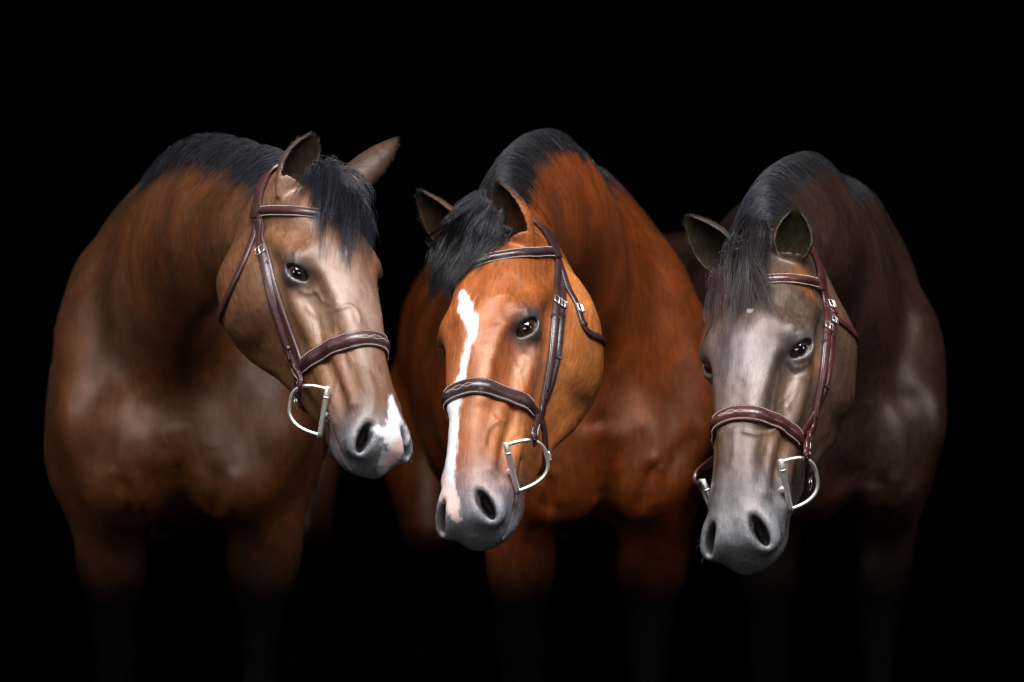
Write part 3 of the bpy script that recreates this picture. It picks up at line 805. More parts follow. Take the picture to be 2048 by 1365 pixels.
def fancy(parent, W, Nn, width, th, i0, i1, mat):
    """two crossing waves of raised stitching on the padded middle"""
    T, Nn, Sd = frames(W, Nn)
    for sg in (-1, 1):
        k = np.linspace(i0, i1, 60); idx = k * (len(W)-1); n = np.arange(len(W))
        g = lambda A: np.stack([np.interp(idx, n, A[:, j]) for j in range(3)], 1)
        ph = np.linspace(0, 2.5*math.pi, 60); am = np.sin(np.linspace(0, math.pi, 60))**.5
        a = sg * np.sin(ph) * .12 * am
        h = np.interp(np.abs(a), [0, .17, .28, .34], [1.5, 1.35, .85, .62])
        t = tube('wave_stitch', g(W) + g(Sd) * (a*width)[:, None] + g(Nn) * (h*th + .0001)[:, None], .00032, mat, seg=5); t.parent = parent
def strap(name, H, B, W, Nn, width, th, prof, mat, stitch=None, taper=None):
    o = sweep_mesh(name, W, Nn, width, th, prof, mat, taper); put(o, B)
    if stitch: stitches(o, B, W, Nn, width, th, stitch[0], stitch[1], M_THREAD, *(stitch[2:] if len(stitch) > 2 else ()))
    return o
def at_path(W, Nn, t):
    T, N2, Sd = frames(W, Nn); i = int(round(t * (len(W) - 1))); return W[i], T[i], Sd[i], N2[i]
def buckle(par, W, Nn, t, w, th, side=0):
    c, T, Sd, n = at_path(W, Nn, t); c = c + n * (th + .002); hw, hl, r = w*.60, .0085, .0013
    pts = []
    for cx, cy, a0 in ((hl-.003, hw-.003, 0), (-hl+.003, hw-.003, 90), (-hl+.003, -hw+.003, 180), (hl-.003, -hw+.003, 270)):
        for a in (0, 30, 60, 90):
            an = math.radians(a0+a); pts.append(c + T*(cx+.003*math.cos(an)) + Sd*(cy+.003*math.sin(an)) + n*.0012*math.cos(an))
    o = tube('buckle', pts, r, M_BUCKLE, True, 8); o.parent = par
    p = tube('prong', [c - T*(hl-.001), c - T*.002 + n*.0022, c + T*(hl-.0005) + n*.0018, c + T*(hl+.0012)+n*.001], .0011, M_STEEL, False, 6); p.parent = o
def keeper(par, W, Nn, t, w, th, mat, l=.0062):
    c, T, Sd, n = at_path(W, Nn, t); V = []; pr = [(-.58, -.4), (-.58, 1.3), (-.5, 1.75), (.5, 1.75), (.58, 1.3), (.58, -.4)]
    for k in (-.5, -.36, .36, .5):
        g = 1.0 if abs(k) < .4 else .93
        V += [c + T*k*l + Sd*a*w*g + n*h*th*g for a, h in pr]
    Fc = [(i*6+j, i*6+(j+1) % 6, (i+1)*6+(j+1) % 6, (i+1)*6+j) for i in range(3) for j in range(6)] + [tuple(range(6))[::-1], tuple(18+j for j in range(6))]
    o = mesh_obj('keeper', V, Fc, mat); o.parent = par; o.data.set_sharp_from_angle(angle=math.radians(40))
def holes(par, W, Nn, ts, th):
    for t in ts:
        c, T, Sd, n = at_path(W, Nn, t); c = c + n*(th + .0002); k = 8
        ring = [c + .0017*(T*1.15*math.cos(a) + Sd*math.sin(a)) for a in np.linspace(0, 2*math.pi, k, endpoint=False)]
        low = [p - n*.0008 for p in ring]
        o = mesh_obj('punched_hole', ring + low, [tuple(range(k))] + [(i, i+k, (i+1) % k + k, (i+1) % k) for i in range(k)], M_HOLE); o.parent = par

def mirror(H, W):
    l = H['toL'](W); l[:, 1] *= -1; return H['toW'](l)
def mirror_dir(H, D):
    l = D @ H['M']; l[:, 1] *= -1; return l @ H['M'].T
def band(H, pts, lift, lead=0, xw=1.0):
    """a band across the head: traced on the seen side up to the middle, then the same path mirrored"""
    W = pick_path(H, pts, 60); L = H['toL'](W); s = H['side']
    keep = L[:, 1] * s > .004; L = L[keep]
    if L[0, 1] * s < L[-1, 1] * s: L = L[::-1]
    Mr = L[::-1].copy(); Mr[:, 1] *= -1
    full = H['toW'](np.vstack([L, Mr]))
    W = resample(full, .004); W = np.array([surf(H, p)[0] for p in W])
    # a taut band bridges hollows: keep only the convex outline of its path
    c = W.mean(0); _, _, Vt = np.linalg.svd(W - c); X = (W - c) @ Vt[0]; Y = (W - c) @ Vt[1]
    n = len(W); mid = np.array([(X[0]+X[-1])/2, (Y[0]+Y[-1])/2]); top = np.array([X[n//2], Y[n//2]])
    sg = np.sign((X[-1]-X[0])*(top[1]-Y[0]) - (Y[-1]-Y[0])*(top[0]-X[0])); st = []
    for i in range(n):
        while len(st) > 1:
            a, b = st[-2], st[-1]
            if ((X[b]-X[a])*(Y[i]-Y[a]) - (Y[b]-Y[a])*(X[i]-X[a]))*sg >= 0: st.pop()
            else: break
        st.append(i)
    Wh = W[st]; Wd = resample(Wh, .004); Wd = relax(Wd, 6)
    pn = Vt[2]; T = norm_rows(np.gradient(Wd, axis=0)); Nn = np.cross(T, pn); cc = H['toW'](np.array([H['toL'](Wd.mean(0))[0], 0, -.07]))
    if ((Wd - cc) * Nn).sum() < 0: Nn = -Nn
    for _ in range(2):
        for i in range(len(Wd)):
            l, nn = surf(H, Wd[i]); d = (Wd[i] - l) @ nn
            if d < lift: Wd[i] = Wd[i] + Nn[i]*(lift - d)
        Wd = relax(Wd, 3)
    Sn = np.array([surf(H, p)[1] for p in Wd])
    for _ in range(14): Sn = norm_rows(relax(Sn, 1))
    Nn = norm_rows(Nn*.5 + Sn*.5)
    return Wd, Nn

def build_bridle(H):
    n = H['n']; org = tuple(H['toW'](np.array([.02, 0, 0])))
    B = thing('bridle', H['bridle_label'], 'bridle', org, 'brown leather bridles worn by the three horses'); H['bridle'] = B
    LM = H['leather']; br = H['br']; s = H['side']
    a, b_ = P(*br['dee'][0]), P(*br['dee'][1])
    push = 0
    for t_ in np.linspace(-.05, 1.05, 9):
        p_ = a + (b_ - a) * t_; dv = p_ - np.array([0, -CAM_D, CAM_Z]); l, _, _, _ = H['bvh'].ray_cast(Vector((0, -CAM_D, CAM_Z)), Vector(dv).normalized())
        if l is not None and l.y < p_[1] + .5: push = max(push, p_[1] - (l.y - .008))
    for q_ in (a, b_): q_ += nrm(np.array([0, -CAM_D, CAM_Z]) - q_) * push
    ad = np.array(br['dee'][2], float); Ld = br['dee'][3]
    th_ = np.linspace(0, math.pi, 40); mid = (a+b_)/2; hv = (a-b_)/2; bd = nrm(hv)
    ad_ = nrm(ad - bd*(ad @ bd)); pe = .72
    arc = [mid + hv*np.sign(math.cos(t))*abs(math.cos(t))**pe*.98 + ad_*Ld*abs(math.sin(t))**pe for t in th_]
    fs = br.get('far', (0, 0, 0)); F2 = lambda X: mirror(H, np.asarray(X)) + (H['M'] @ np.array([fs[0], s*fs[1], fs[2]])); mid2 = F2([mid])[0]; a2, b2 = F2([a, b_]); hv2 = (a2-b2)/2; bd2 = nrm(hv2)
    ad2 = H['M'] @ nrm(np.array([.0, -s*.28, -1.0])); ad2 = nrm(ad2 - bd2*(ad2 @ bd2))
    arc2 = [mid2 + hv2*np.sign(math.cos(t))*abs(math.cos(t))**pe*.98 + ad2*Ld*abs(math.sin(t))**pe for t in th_]
    # noseband
    W, Nn = band(H, br['nose'], .0016)
    nb = strap('noseband', H, B, W, Nn, br['nose_w'], .0052, PAD, LM, (.42, .70)); H['nbW'] = (W, Nn)
    c0 = br.get('wave', (.41, .59)); fancy(nb, W, Nn, br['nose_w'], .0052, c0[0], c0[1], M_THREAD)
    # browband
    W, Nn = band(H, br['brow'], .0030)
    bb = strap('browband', H, B, W, Nn, .0185, .0040, PAD, LM, (.42, .70, .06, .94))
    fancy(bb, W, Nn, .0185, .0040, .44, .60, M_THREAD)
    for t in (.02, .98):
        keeper(bb, W, Nn, t, .021, .0042, LM, .022)
    # cheekpieces, noseband straps and throatlatch, on the seen side and mirrored
    for key, nm, wd, th, lift in (('cheek', 'cheekpiece', .0150, .0034, .0028), ('hang', 'noseband_strap', .0125, .0028, .0022), ('throat', 'throatlatch', .0115, .0030, .0025)):
        spec = br.get(key)
        if not spec: continue
        W0 = pick_path(H, spec['p'], 90)
        if key == 'cheek':
            out = H['M'] @ np.array([0, float(s), .3]); out = nrm(out); q_ = np.array(arc[9])
            k = int(len(W0)*.93); W0 = catmull(np.vstack([W0[:k:6], [q_ + out*.0050 + bd*.012, q_ + out*.0046, q_ + out*.001 - bd*.0055]]), 110)
        for side in (0, 1):
            W = W0 if side == 0 else mirror(H, W0)
            if key == 'cheek' and side == 1:
                out = nrm(H['M'] @ np.array([0, -float(s), .1])); q_ = np.array(arc2[9]); k = int(len(W)*.86)
                W = catmull(np.vstack([W[:k:6], [q_ + out*.0055 + bd2*.012, q_ + out*.0050, q_ + out*.001 - bd2*.0055]]), 110)
            W, Nn = conform(H, W, lift, free=True, it=3)
            if key == 'cheek' and side == 0: H['cheekW'] = W
            if spec.get('face'):
                Nn = norm_rows(Nn*(1-spec['face']) + (np.array([0, -1, .15])*spec['face'])[None])
            o = strap(nm, H, B, W, Nn, spec.get('w', wd), th, FLAT, LM, spec.get('st'), taper=spec.get('taper'))
            for t in spec.get('buckles', ()): buckle(o, W, Nn, t, spec.get('w', wd), th)
            for t in spec.get('keepers', ()): keeper(o, W, Nn, t, spec.get('w', wd), th, LM)
            if spec.get('holes'): holes(o, W, Nn, spec['holes'], th)
            if spec.get('edge') and side == 0:
                # overlapped second layer (the billet end)
                e0_, e1_ = spec['edge']; i0, i1 = int(e0_*len(W)), int(e1_*len(W))
                e = sweep_mesh('billet', W[i0:i1] + Nn[i0:i1]*th*.95, Nn[i0:i1], spec.get('w', wd)*.86, th*.8, FLAT, LM, taper=lambda t: 1 if t < .85 else max(.12, 1-(t-.85)/.15*.8)); e.parent = o
    # crownpiece over the poll behind the ears
    st = H['toL'](H['cheekW'][2])
    half = np.array([[-.075, 0, -.015], [-.073, s*.025, -.022], [-.055, s*.062, -.050], [st[0]*.4-.02, s*.080, st[2]*.7-.022], st]); m2 = half[::-1].copy(); m2[:, 1] *= -1
    W, Nn = conform(H, H['toW'](np.vstack([m2, half[1:]])), .003)
    strap('crownpiece', H, B, W, Nn, .024, .0035, FLAT, LM)
    # the strap under the jaw that closes the noseband
    Wn, Nb = H['nbW']; e0, e1 = H['toL'](Wn[0]), H['toL'](Wn[-1])
    jw = np.array([e0, e0 + [.0, .0, -.035], [.395, e0[1]*.55, -.168], [.395, 0, -.180], [.395, e1[1]*.55, -.168], e1 + [.0, .0, -.035], e1])
    W, Nn = conform(H, H['toW'](catmull(jw, 50)), .003)
    o = strap('chin_strap', H, B, W, Nn, .016, .003, FLAT, LM); buckle(o, W, Nn, .3, .016, .003)
    # bit: two dee rings and the mouthpiece
    bt = thing('bit', H['bit_label'], 'bit', org, 'steel dee ring bits of the three horses'); 
    for side in (0, 1):
        f = (lambda X: np.asarray(X)) if side == 0 else F2
        o = tube('dee_ring', arc if side == 0 else arc2, .0031, M_STEEL, seg=12); put(o, bt)
        o2 = tube('bar', f([a + bd*.004, a + bd*.003, a - bd*.012, b_ + bd*.004, b_ - bd*.003, b_ - bd*.004]), [.0035, .0046, .0048, .0046, .0044, .003], M_STEEL, seg=14); o2.parent = o
        o2.matrix_parent_inverse = Matrix.Identity(4)
        o3 = tube('collar', f([a - bd*.0125, a - bd*.015]), .0054, M_STEEL, seg=14); o3.parent = o
    mc = a*.45 + b_*.55; inn = H['toW'](np.array([.455, 0, -.095]))
    put(tube('mouthpiece', np.array([mc, mc*.75 + inn*.25, inn, *(F2(np.array([mc*.6 + inn*.4, mc*.92 + inn*.08])))]), .0062, M_STEEL, seg=10), bt)

# ------------------------------------------------------------------ eyes
def build_eyes(H, E):
    M = H['M']; sc = H['sc']
    for sd in (-1, 1):
        F = EYE_F.copy(); c = EYE_C * [1, sd * H.get('lat', 1), 1]
        x = F[:, 0] * [1, sd, 1]; z = F[:, 2] * [1, sd, 1]; y = np.cross(z, x)
        R_ = M @ np.stack([x, y, z], 1)
        me = bpy.data.meshes.new('eye'); bm = bmesh.new(); bmesh.ops.create_uvsphere(bm, u_segments=40, v_segments=28, radius=EYE_R*sc)
        for v in bm.verts:
            r = math.hypot(v.co.x, v.co.y)
            if v.co.z > 0: v.co.z += .0016 * math.exp(-(r/.011)**2)
        bm.to_mesh(me); bm.free(); me.materials.append(M_EYE); me.shade_smooth()
        o = bpy.data.objects.new('eye', me); C.objects.link(o)
        Mw = Matrix([[*R_[0], 0], [*R_[1], 0], [*R_[2], 0], [0, 0, 0, 1]]); Mw.translation = Vector(H['toW'](c))
        o.matrix_world = Matrix.Translation(-E.location) @ Mw; o.parent = E
        # upper lashes
        n = 34; P0 = []; R0 = []
        for k in range(n):
            a = -.9 + 1.8*k/(n-1) + rng.normal(0, .02)
            bx, by = .0205*math.sin(a*1.25), .0118*math.cos(a*1.1)
            up = 1 if (R_[2, 1] > 0) else -1
            b0 = np.array([bx, by*up, .0175 - .003*abs(a)]); d = nrm(np.array([bx*9*1.0, up*.55 + rng.normal(0, .12), .95]))
            Lh = .019*(1-.35*abs(a)) * rng.uniform(.7, 1.1)
            t = np.linspace(0, 1, 6)[:, None]; cur = b0 + d*Lh*t + np.array([0, -up*.0045, 0])*t**2
            P0.append((R_ @ (cur*sc).T).T + H['toW'](c)); R0.append(np.linspace(.00032, .00012, 6))
        put(strands('eyelashes', np.array(P0), np.array(R0), M_LASH), E)

def build_whiskers(H, E):
    """sparse stiff hairs on lips and chin, and soft hair filling the ears"""
    P0, R0 = [], []; M = H['M']; r2 = np.random.default_rng(40 + H['n'])
    for k in range(60):
        u = r2.uniform(.46, .60); th = r2.uniform(-2.4, 2.4); c = np.array([u, .075*math.sin(th), -.07 + .075*math.cos(th)])
        if u < .54 and abs(th) < 1.3: continue
        l, n = surf(H, H['toW'](c)); n = np.array(n); g = nrm(n*.8 + M @ np.array([.55, 0, -.35]) + r2.normal(0, .18, 3))
        L = r2.uniform(.003, .009); t = np.linspace(0, 1, 5)[:, None]
        P0.append(l + g*L*t + np.array([0, 0, -.25])*L*t**2); R0.append(np.linspace(.00020, .00007, 5))
    w_ = strands('whiskers', np.array(P0), np.array(R0), M_WHISK); w_['kind'] = 'stuff'; put(w_, E)
    P0, R0, sh = [], [], []
    for bse, tip, op, hw, bend in H['ears_l']:
        L = np.linalg.norm(tip - bse); a = (tip - bse)/L; o = nrm(op - a*(a @ op)); s = np.cross(a, o)
        for k in range(520):
            t = r2.uniform(.04, .93)**1.1; sg = r2.choice([-1, 1]); w = np.interp(t, [0, .12, .3, .5, .7, .85, .94, 1], [.66, .84, 1, .95, .72, .42, .22, .05])*hw
            an = r2.uniform(.0, .30); p = bse + a*t*L + s*sg*w*math.cos(an)*.96 + o*(w*.8*math.sin(an)*.9 - .3*hw*t*t)
            pw, nn = surf(H, H['toW'](p))
            g = M @ nrm(a*.75 - s*sg*r2.uniform(.1, .7) + o*r2.uniform(.0, .6) + r2.normal(0, .2, 3)); ln = r2.uniform(.004, .011)*(1 if t < .7 else .6)
            x = np.linspace(0, 1, 5)[:, None]; P0.append(pw + g*ln*x + (M @ a)*ln*.5*x**2); R0.append(np.linspace(.00020, .00006, 5)); sh.append(r2.random())
    put(strands('ear_hair', np.array(P0), np.array(R0), H['earhair'], np.array(sh)), E)

# ------------------------------------------------------------------ hair
def build_mane(H, E):
    mn = H['mane']; s = catmull(H['secs'], 80); c = s[:, :3]; T = norm_rows(np.gradient(c, axis=0)); up = s[:, 3:6]
    up = norm_rows(up - T*(up*T).sum(1)[:, None]); sd = np.cross(T, up); n = mn['n']; K = 9
    nc = mn.get('clumps', 170); cl = rng.integers(0, nc, n); cs_ = rng.random(nc); cph = rng.normal(0, 1, nc); clen = rng.uniform(.75, 1.15, nc); cdr = rng.normal(0, 1, nc)
    t0, t1 = mn['t']; PTS = np.zeros((n, K, 3)); RAD = np.zeros((n, K)); sh = np.zeros(n)
    for i in range(n):
        k = cl[i]; st = t0 + (t1-t0)*np.clip(cs_[k] + rng.normal(0, .012), 0, 1); g = mn['side']
        ph0 = mn['ph'][0] + rng.uniform(0, 1)*(mn['ph'][1]-mn['ph'][0]) - (rng.exponential(.10) if rng.random() < .3 else 0) + .10*math.sin(k*1.7); Lh = mn['len'] * clen[k] * rng.uniform(.8, 1.08)
        drift = mn['drift'] * (1 + .35*cdr[k]) + rng.normal(0, .15)*.05
        x = np.linspace(0, 1, K); lay = rng.uniform(.002, mn['lay'])
        idx0 = st*79
        for j in range(K):
            f = idx0 + drift*Lh*x[j]*90; f = min(max(f, 0), 78.99); a = int(f); w = f-a
            C_ = c[a]*(1-w)+c[a+1]*w; U = up[a]*(1-w)+up[a+1]*w; D = sd[a]*(1-w)+sd[a+1]*w
            ru = s[a, 6]*(1-w)+s[a+1, 6]*w; rs = s[a, 7]*(1-w)+s[a+1, 7]*w
            ph = ph0 + Lh*x[j]/(.45*ru+.55*rs) * (1 + .03*cph[k]); cu = math.cos(ph); rs2 = rs*(1-.34*max(cu, 0)**1.5)
            lift = lay*(math.sin(min(x[j]*2.2, 1.57))) + mn.get('puff', .0)*math.sin(math.pi*min(1, x[j]*1.05))
            PTS[i, j] = C_ + U*(ru+lift)*cu + D*g*(rs2+lift)*math.sin(ph)
        sh[i] = np.clip(.5 + .22*cph[k] + rng.normal(0, .15), 0, 1)
        RAD[i] = mn['rad'] * np.array([.8, 1, 1, 1, .95, .85, .7, .5, .2]) * rng.uniform(.7, 1.2)
    # keep the hairs out of the neck; push the ones that sank back to the surface
    bv = H['bvh']
    for i in range(n):
        for j in range(K):
            l, nn, _, _ = bv.find_nearest(Vector(PTS[i, j]))
            if l is None: continue
            d = (Vector(PTS[i, j]) - l).dot(nn); m_ = .0015 + .004*j/K*rng.random()
            if d < m_ : PTS[i, j] = np.array(l + nn*m_)
    if mn.get('frizz'): PTS += np.cumsum(rng.normal(0, mn['frizz'], PTS.shape), 1)
    put(strands('mane', PTS, RAD, H.get('hair2', H['hair']), sh), E)

def build_forelock(H, E):
    fl = H['lock']; K = 14; G = []
    for g in fl['guides']:
        W = []; last = None
        for p in g:
            l, nn = hit(H, p[0], p[1])
            if l is None or (last is not None and l[1] - last[1] > .10):
                q_ = P(p[0], p[1], (last[1] - .02) if last is not None else 0)
            else: q_ = np.array(l) + np.array(nn)*p[2]; last = q_
            if last is None: last = q_
            W.append(q_)
        G.append(catmull(np.array(W), K))
    G = np.array(G); n = fl['n']; m = len(G); PTS = np.zeros((n, K, 3)); RAD = np.zeros((n, K)); sh = np.zeros(n)
    nc = fl.get('clumps', 60); wt = np.array(fl.get('wt', [1]*m), float); cdf = np.r_[0, np.cumsum((wt[1:]+wt[:-1])/2)]; cpos = np.interp(rng.random(nc), cdf/cdf[-1], np.arange(m)); cof = rng.normal(0, 1, (nc, 3)); clen = rng.uniform(fl.get('lmin', .72), 1.04, nc); cw = rng.normal(0, 1, (nc, 3))
    x = np.linspace(0, 1, K)
    for i in range(n):
        k = rng.integers(nc); gp = np.clip(cpos[k] + rng.normal(0, .10), 0, m-1-1e-4); a = int(gp); w = gp-a
        W = G[a]*(1-w) + G[a+1]*w
        ln = clen[k]*rng.uniform(.86, 1.02)
        if rng.random() < .12: ln *= rng.uniform(.45, .85)
        idx = np.linspace(0, ln*(K-1), K); W = np.stack([np.interp(idx, np.arange(K), W[:, j]) for j in range(3)], 1)
        spread = fl['root'] * (1-x)[:, None] + fl['mid'] * (4*x*(1-x))[:, None] + fl['tip'] * x[:, None]
        own = rng.normal(0, 1, 3); W = W + (own*fl.get('own', .55) + cof[k]*.9)*spread
        W = W + cw[k]*fl.get('wave', .002)*np.sin(x*7 + cof[k, 0]*3)[:, None]*x[:, None]
        fz = np.cumsum(rng.normal(0, fl.get('frizz', .0004), (K, 3)), 0); W = W + fz*x[:, None]**.5
        PTS[i] = W; RAD[i] = fl['rad']*rng.uniform(.7, 1.25)*np.interp(x, [0, .1, .6, 1], [.8, 1, .9, .15]); sh[i] = np.clip(.5 + .2*cof[k, 1] + rng.normal(0, .16), 0, 1)
    bv = H['bvh']
    for i in range(n):
        base = rng.uniform(.0045, .013)
        for j in range(K):
            l, nn, _, _ = bv.find_nearest(Vector(PTS[i, j]))
            d = (Vector(PTS[i, j]) - l).dot(nn); mn_ = .001 + base*min(1, x[j]*4)*(1 if x[j] < .75 else 1-(x[j]-.75)*2.4)
            if d < mn_: PTS[i, j] = np.array(l + nn*mn_)
    put(strands('forelock', PTS, RAD, H['hair'], sh), E)

# ------------------------------------------------------------------ the setting: black cloth behind, dark ground
M_BLACK = plain('black_cloth', (.0012, .0012, .0013), 1.0, 0.0)
def sheet(name, w, d, z, thick):
    V = [(-w, d[0], z-thick), (w, d[0], z-thick), (w, d[1], z-thick), (-w, d[1], z-thick), (-w, d[0], z), (w, d[0], z), (w, d[1], z), (-w, d[1], z)]
    return mesh_obj(name, V, BOXF, M_BLACK, smooth_=False)
g = sheet('ground', 12, (-9, 9), 0.0, .3); g['kind'] = 'structure'
V = []; Fc = []; nx = 160
for i in range(nx + 1):
    x = -8 + 16*i/nx; y = 4.6 + .05*math.sin(x*5.1) + .03*math.sin(x*12.7 + 1)
    V += [(x, y, .004), (x, y + .012*math.sin(x*3), 5.5), (x, y + .03, 5.5), (x, y + .03, .004)]
for i in range(nx):
    a = i*4; b = a+4
    for j in range(4): Fc.append((a+j, b+j, b+(j+1) % 4, a+(j+1) % 4))
bd_ = mesh_obj('backdrop', V, Fc, M_BLACK); bd_['kind'] = 'structure'

M_STEEL = metal('satin_steel', (.84, .80, .73), .46)
M_BUCKLE = metal('buckle_metal', (.42, .40, .36), .40)
M_THREAD = plain('cream_thread', (.50, .43, .35), .6)
M_HOLE = plain('hole_dark', (.01, .006, .006), .9)
M_EYE = eye_material()
M_LASH = hair_material('lash_hair', (.010, .009, .009), (.02, .018, .018), .4)
M_WHISK = hair_material('whisker_hair', (.10, .10, .10), (.25, .24, .22), .4)
# ------------------------------------------------------------------ the three horses
def hinfo(n): return [h for h in HORSES if h['n'] == n][0]
WRK = [  # folds in head coordinates: (points u,v,w), radius, height; mirrored below
 ([(.172,.062,.018),(.182,.078,.006),(.197,.088,-.001),(.214,.088,-.004)], .0042, .0022),
 ([(.166,.060,.024),(.175,.080,.010),(.190,.093,.001)], .0040, .0018),
 ([(.168,.070,.014),(.185,.085,.0),(.205,.090,-.004)], .0030, -.0018),
 ([(.232,.075,-.030),(.243,.066,-.035),(.262,.062,-.045)], .0055, .0026),
 ([(.222,.086,-.040),(.240,.078,-.052),(.262,.075,-.060)], .0050, -.0016),
 ([(.262,.068,-.040),(.300,.062,-.030),(.330,.054,-.012),(.352,.045,-.004)], .0040, .0020),
 ([(.300,.062,-.030),(.340,.060,-.045),(.380,.056,-.055),(.420,.054,-.06)], .0042, .0018),
 ([(.395,.040,-.006),(.412,.046,-.020),(.430,.050,-.036),(.46,.052,-.05)], .0042, .0022),
 ([(.52,.052,-.075),(.50,.052,-.080),(.47,.052,-.086)], .0040, -.0012),
 ([(.505,.056,-.062),(.53,.058,-.074),(.56,.052,-.082),(.585,.038,-.088)], .0050, .0014),
]
WR2 = []
for p, r, a in WRK: WR2 += [(p, r, a), ([(u, -v, w) for u, v, w in p], r, a)]
H1, H2, H3 = HORSES
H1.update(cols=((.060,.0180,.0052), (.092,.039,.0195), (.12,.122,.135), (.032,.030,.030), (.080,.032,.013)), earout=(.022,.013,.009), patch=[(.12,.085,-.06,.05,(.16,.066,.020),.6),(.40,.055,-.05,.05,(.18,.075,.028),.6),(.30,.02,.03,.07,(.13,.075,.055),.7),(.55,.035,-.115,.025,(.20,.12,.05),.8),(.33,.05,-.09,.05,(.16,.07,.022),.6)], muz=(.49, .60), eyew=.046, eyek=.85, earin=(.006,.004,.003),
  marks=[dict(p=[(783,795,6),(788,828,16),(794,862,24),(788,895,27),(778,918,23),(768,938,14)]), dict(p=[(800,845,12),(806,878,13),(803,895,10)]), dict(p=[(785,868,18),(764,864,12),(744,858,5)]), dict(p=[(798,890,15),(786,915,14),(774,932,8)], k='pink'),
         dict(p=[(691,492,2),(694,505,3),(695,512,1)]), dict(p=[(770,893,5),(775,900,4)], k='dark')],
  folds=WR2 + [([(596,580),(620,588),(642,578)], .0040, .0018), ([(628,580),(640,592),(646,604)], .0038, .0022), ([(640,600),(668,612),(672,602)], .0040, .0018), ([(650,625),(680,617),(700,612),(716,626),(722,652)], .0038, .0022),
   ([(634,630),(640,680),(658,722)], .007, -.0020), ([(704,630),(692,685),(706,735)], .0045, .0020), ([(664,620),(672,660),(664,700)], .0045, .0014), ([(682,760),(702,795),(690,840)], .006, .0018), ([(736,740),(748,790),(742,835)], .006, .0016),
   ([(652,790),(668,832),(700,905)], .0045, -.0014), ([(560,470),(585,462),(610,470)], .006, -.0018), ([(222,955),(238,1010),(272,1060),(286,1050),(280,1010),(262,962)], .012, .011), ([(240,975),(262,1035)], .018, -.016), ([(408,955),(412,1000),(437,1035),(458,1000),(464,955)], .012, .011), ([(436,960),(437,1012)], .018, -.016), ([(325,790),(322,850)], .03, -.008), ([(290,880),(300,915),(330,925),(355,905),(350,870)], .02, .010), ([(440,560),(400,640),(362,740)], .02, .008), ([(262,590),(285,700),(300,800)], .030, -.014), ([(228,570),(232,680),(225,760)], .028, .010), ([(180,1000),(215,1060),(235,1130),(240,1170)], .010, .005), ([(470,1010),(485,1060),(495,1110)], .012, .005), ([(575,452),(600,440),(625,445)], .007, .0016)])
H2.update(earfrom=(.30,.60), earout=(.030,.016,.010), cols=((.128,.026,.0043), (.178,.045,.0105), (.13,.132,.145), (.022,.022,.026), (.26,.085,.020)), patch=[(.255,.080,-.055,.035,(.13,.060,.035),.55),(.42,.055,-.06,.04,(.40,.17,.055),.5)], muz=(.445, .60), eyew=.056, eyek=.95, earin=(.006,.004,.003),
  marks=[dict(p=[(925,585,7),(931,612,17),(943,645,14),(944,668,11),(934,700,7),(926,740,8),(918,770,12),(908,800,19),(903,830,22),(891,880,26),(884,920,29),(882,955,31),(890,980,26)]),
         dict(p=[(884,965,22),(894,990,21),(904,1010,17),(914,1040,9)], k='pink')],
  folds=WR2 + [([(1012,843),(990,846),(974,864),(968,900)], .0045, .0032), ([(1022,610),(1050,600),(1085,606)], .0040, .0018), ([(1015,622),(1045,612),(1085,620)], .0030, -.0014), ([(1006,650),(998,615),(1004,590)], .008, -.0022),
   ([(1010,690),(1036,740),(1048,800)], .0050, .0016), ([(985,715),(1004,770),(1000,800)], .0060, -.0014), ([(1040,700),(1070,740),(1062,780)], .007, -.0016), ([(1030,480),(1010,500),(1000,520)], .005, -.0016), ([(938,640),(930,690),(935,730)], .009, -.0012),
   ([(1040,860),(1015,880),(1005,920)], .006, .0018), ([(1306,925),(1275,960),(1262,1000),(1268,1036),(1286,1030),(1306,985),(1320,945)], .012, .011), ([(1302,950),(1282,1005)], .018, -.016), ([(1072,975),(1085,1030),(1100,1035),(1112,1000),(1105,950)], .012, .011), ([(1090,965),(1096,1012)], .018, -.015), ([(1197,850),(1198,900),(1196,985)], .016, -.016), ([(1155,565),(1172,590),(1180,612)], .012, .008), ([(1130,862),(1165,872),(1190,866)], .016, .006), ([(1210,866),(1240,872),(1275,850)], .016, .006), ([(1345,520),(1335,640),(1320,760)], .028, .010), ([(1262,470),(1262,600),(1300,740)], .035, -.014), ([(1385,880),(1350,930),(1330,990)], .014, -.008), ([(1300,1060),(1310,1110)], .012, .005)])
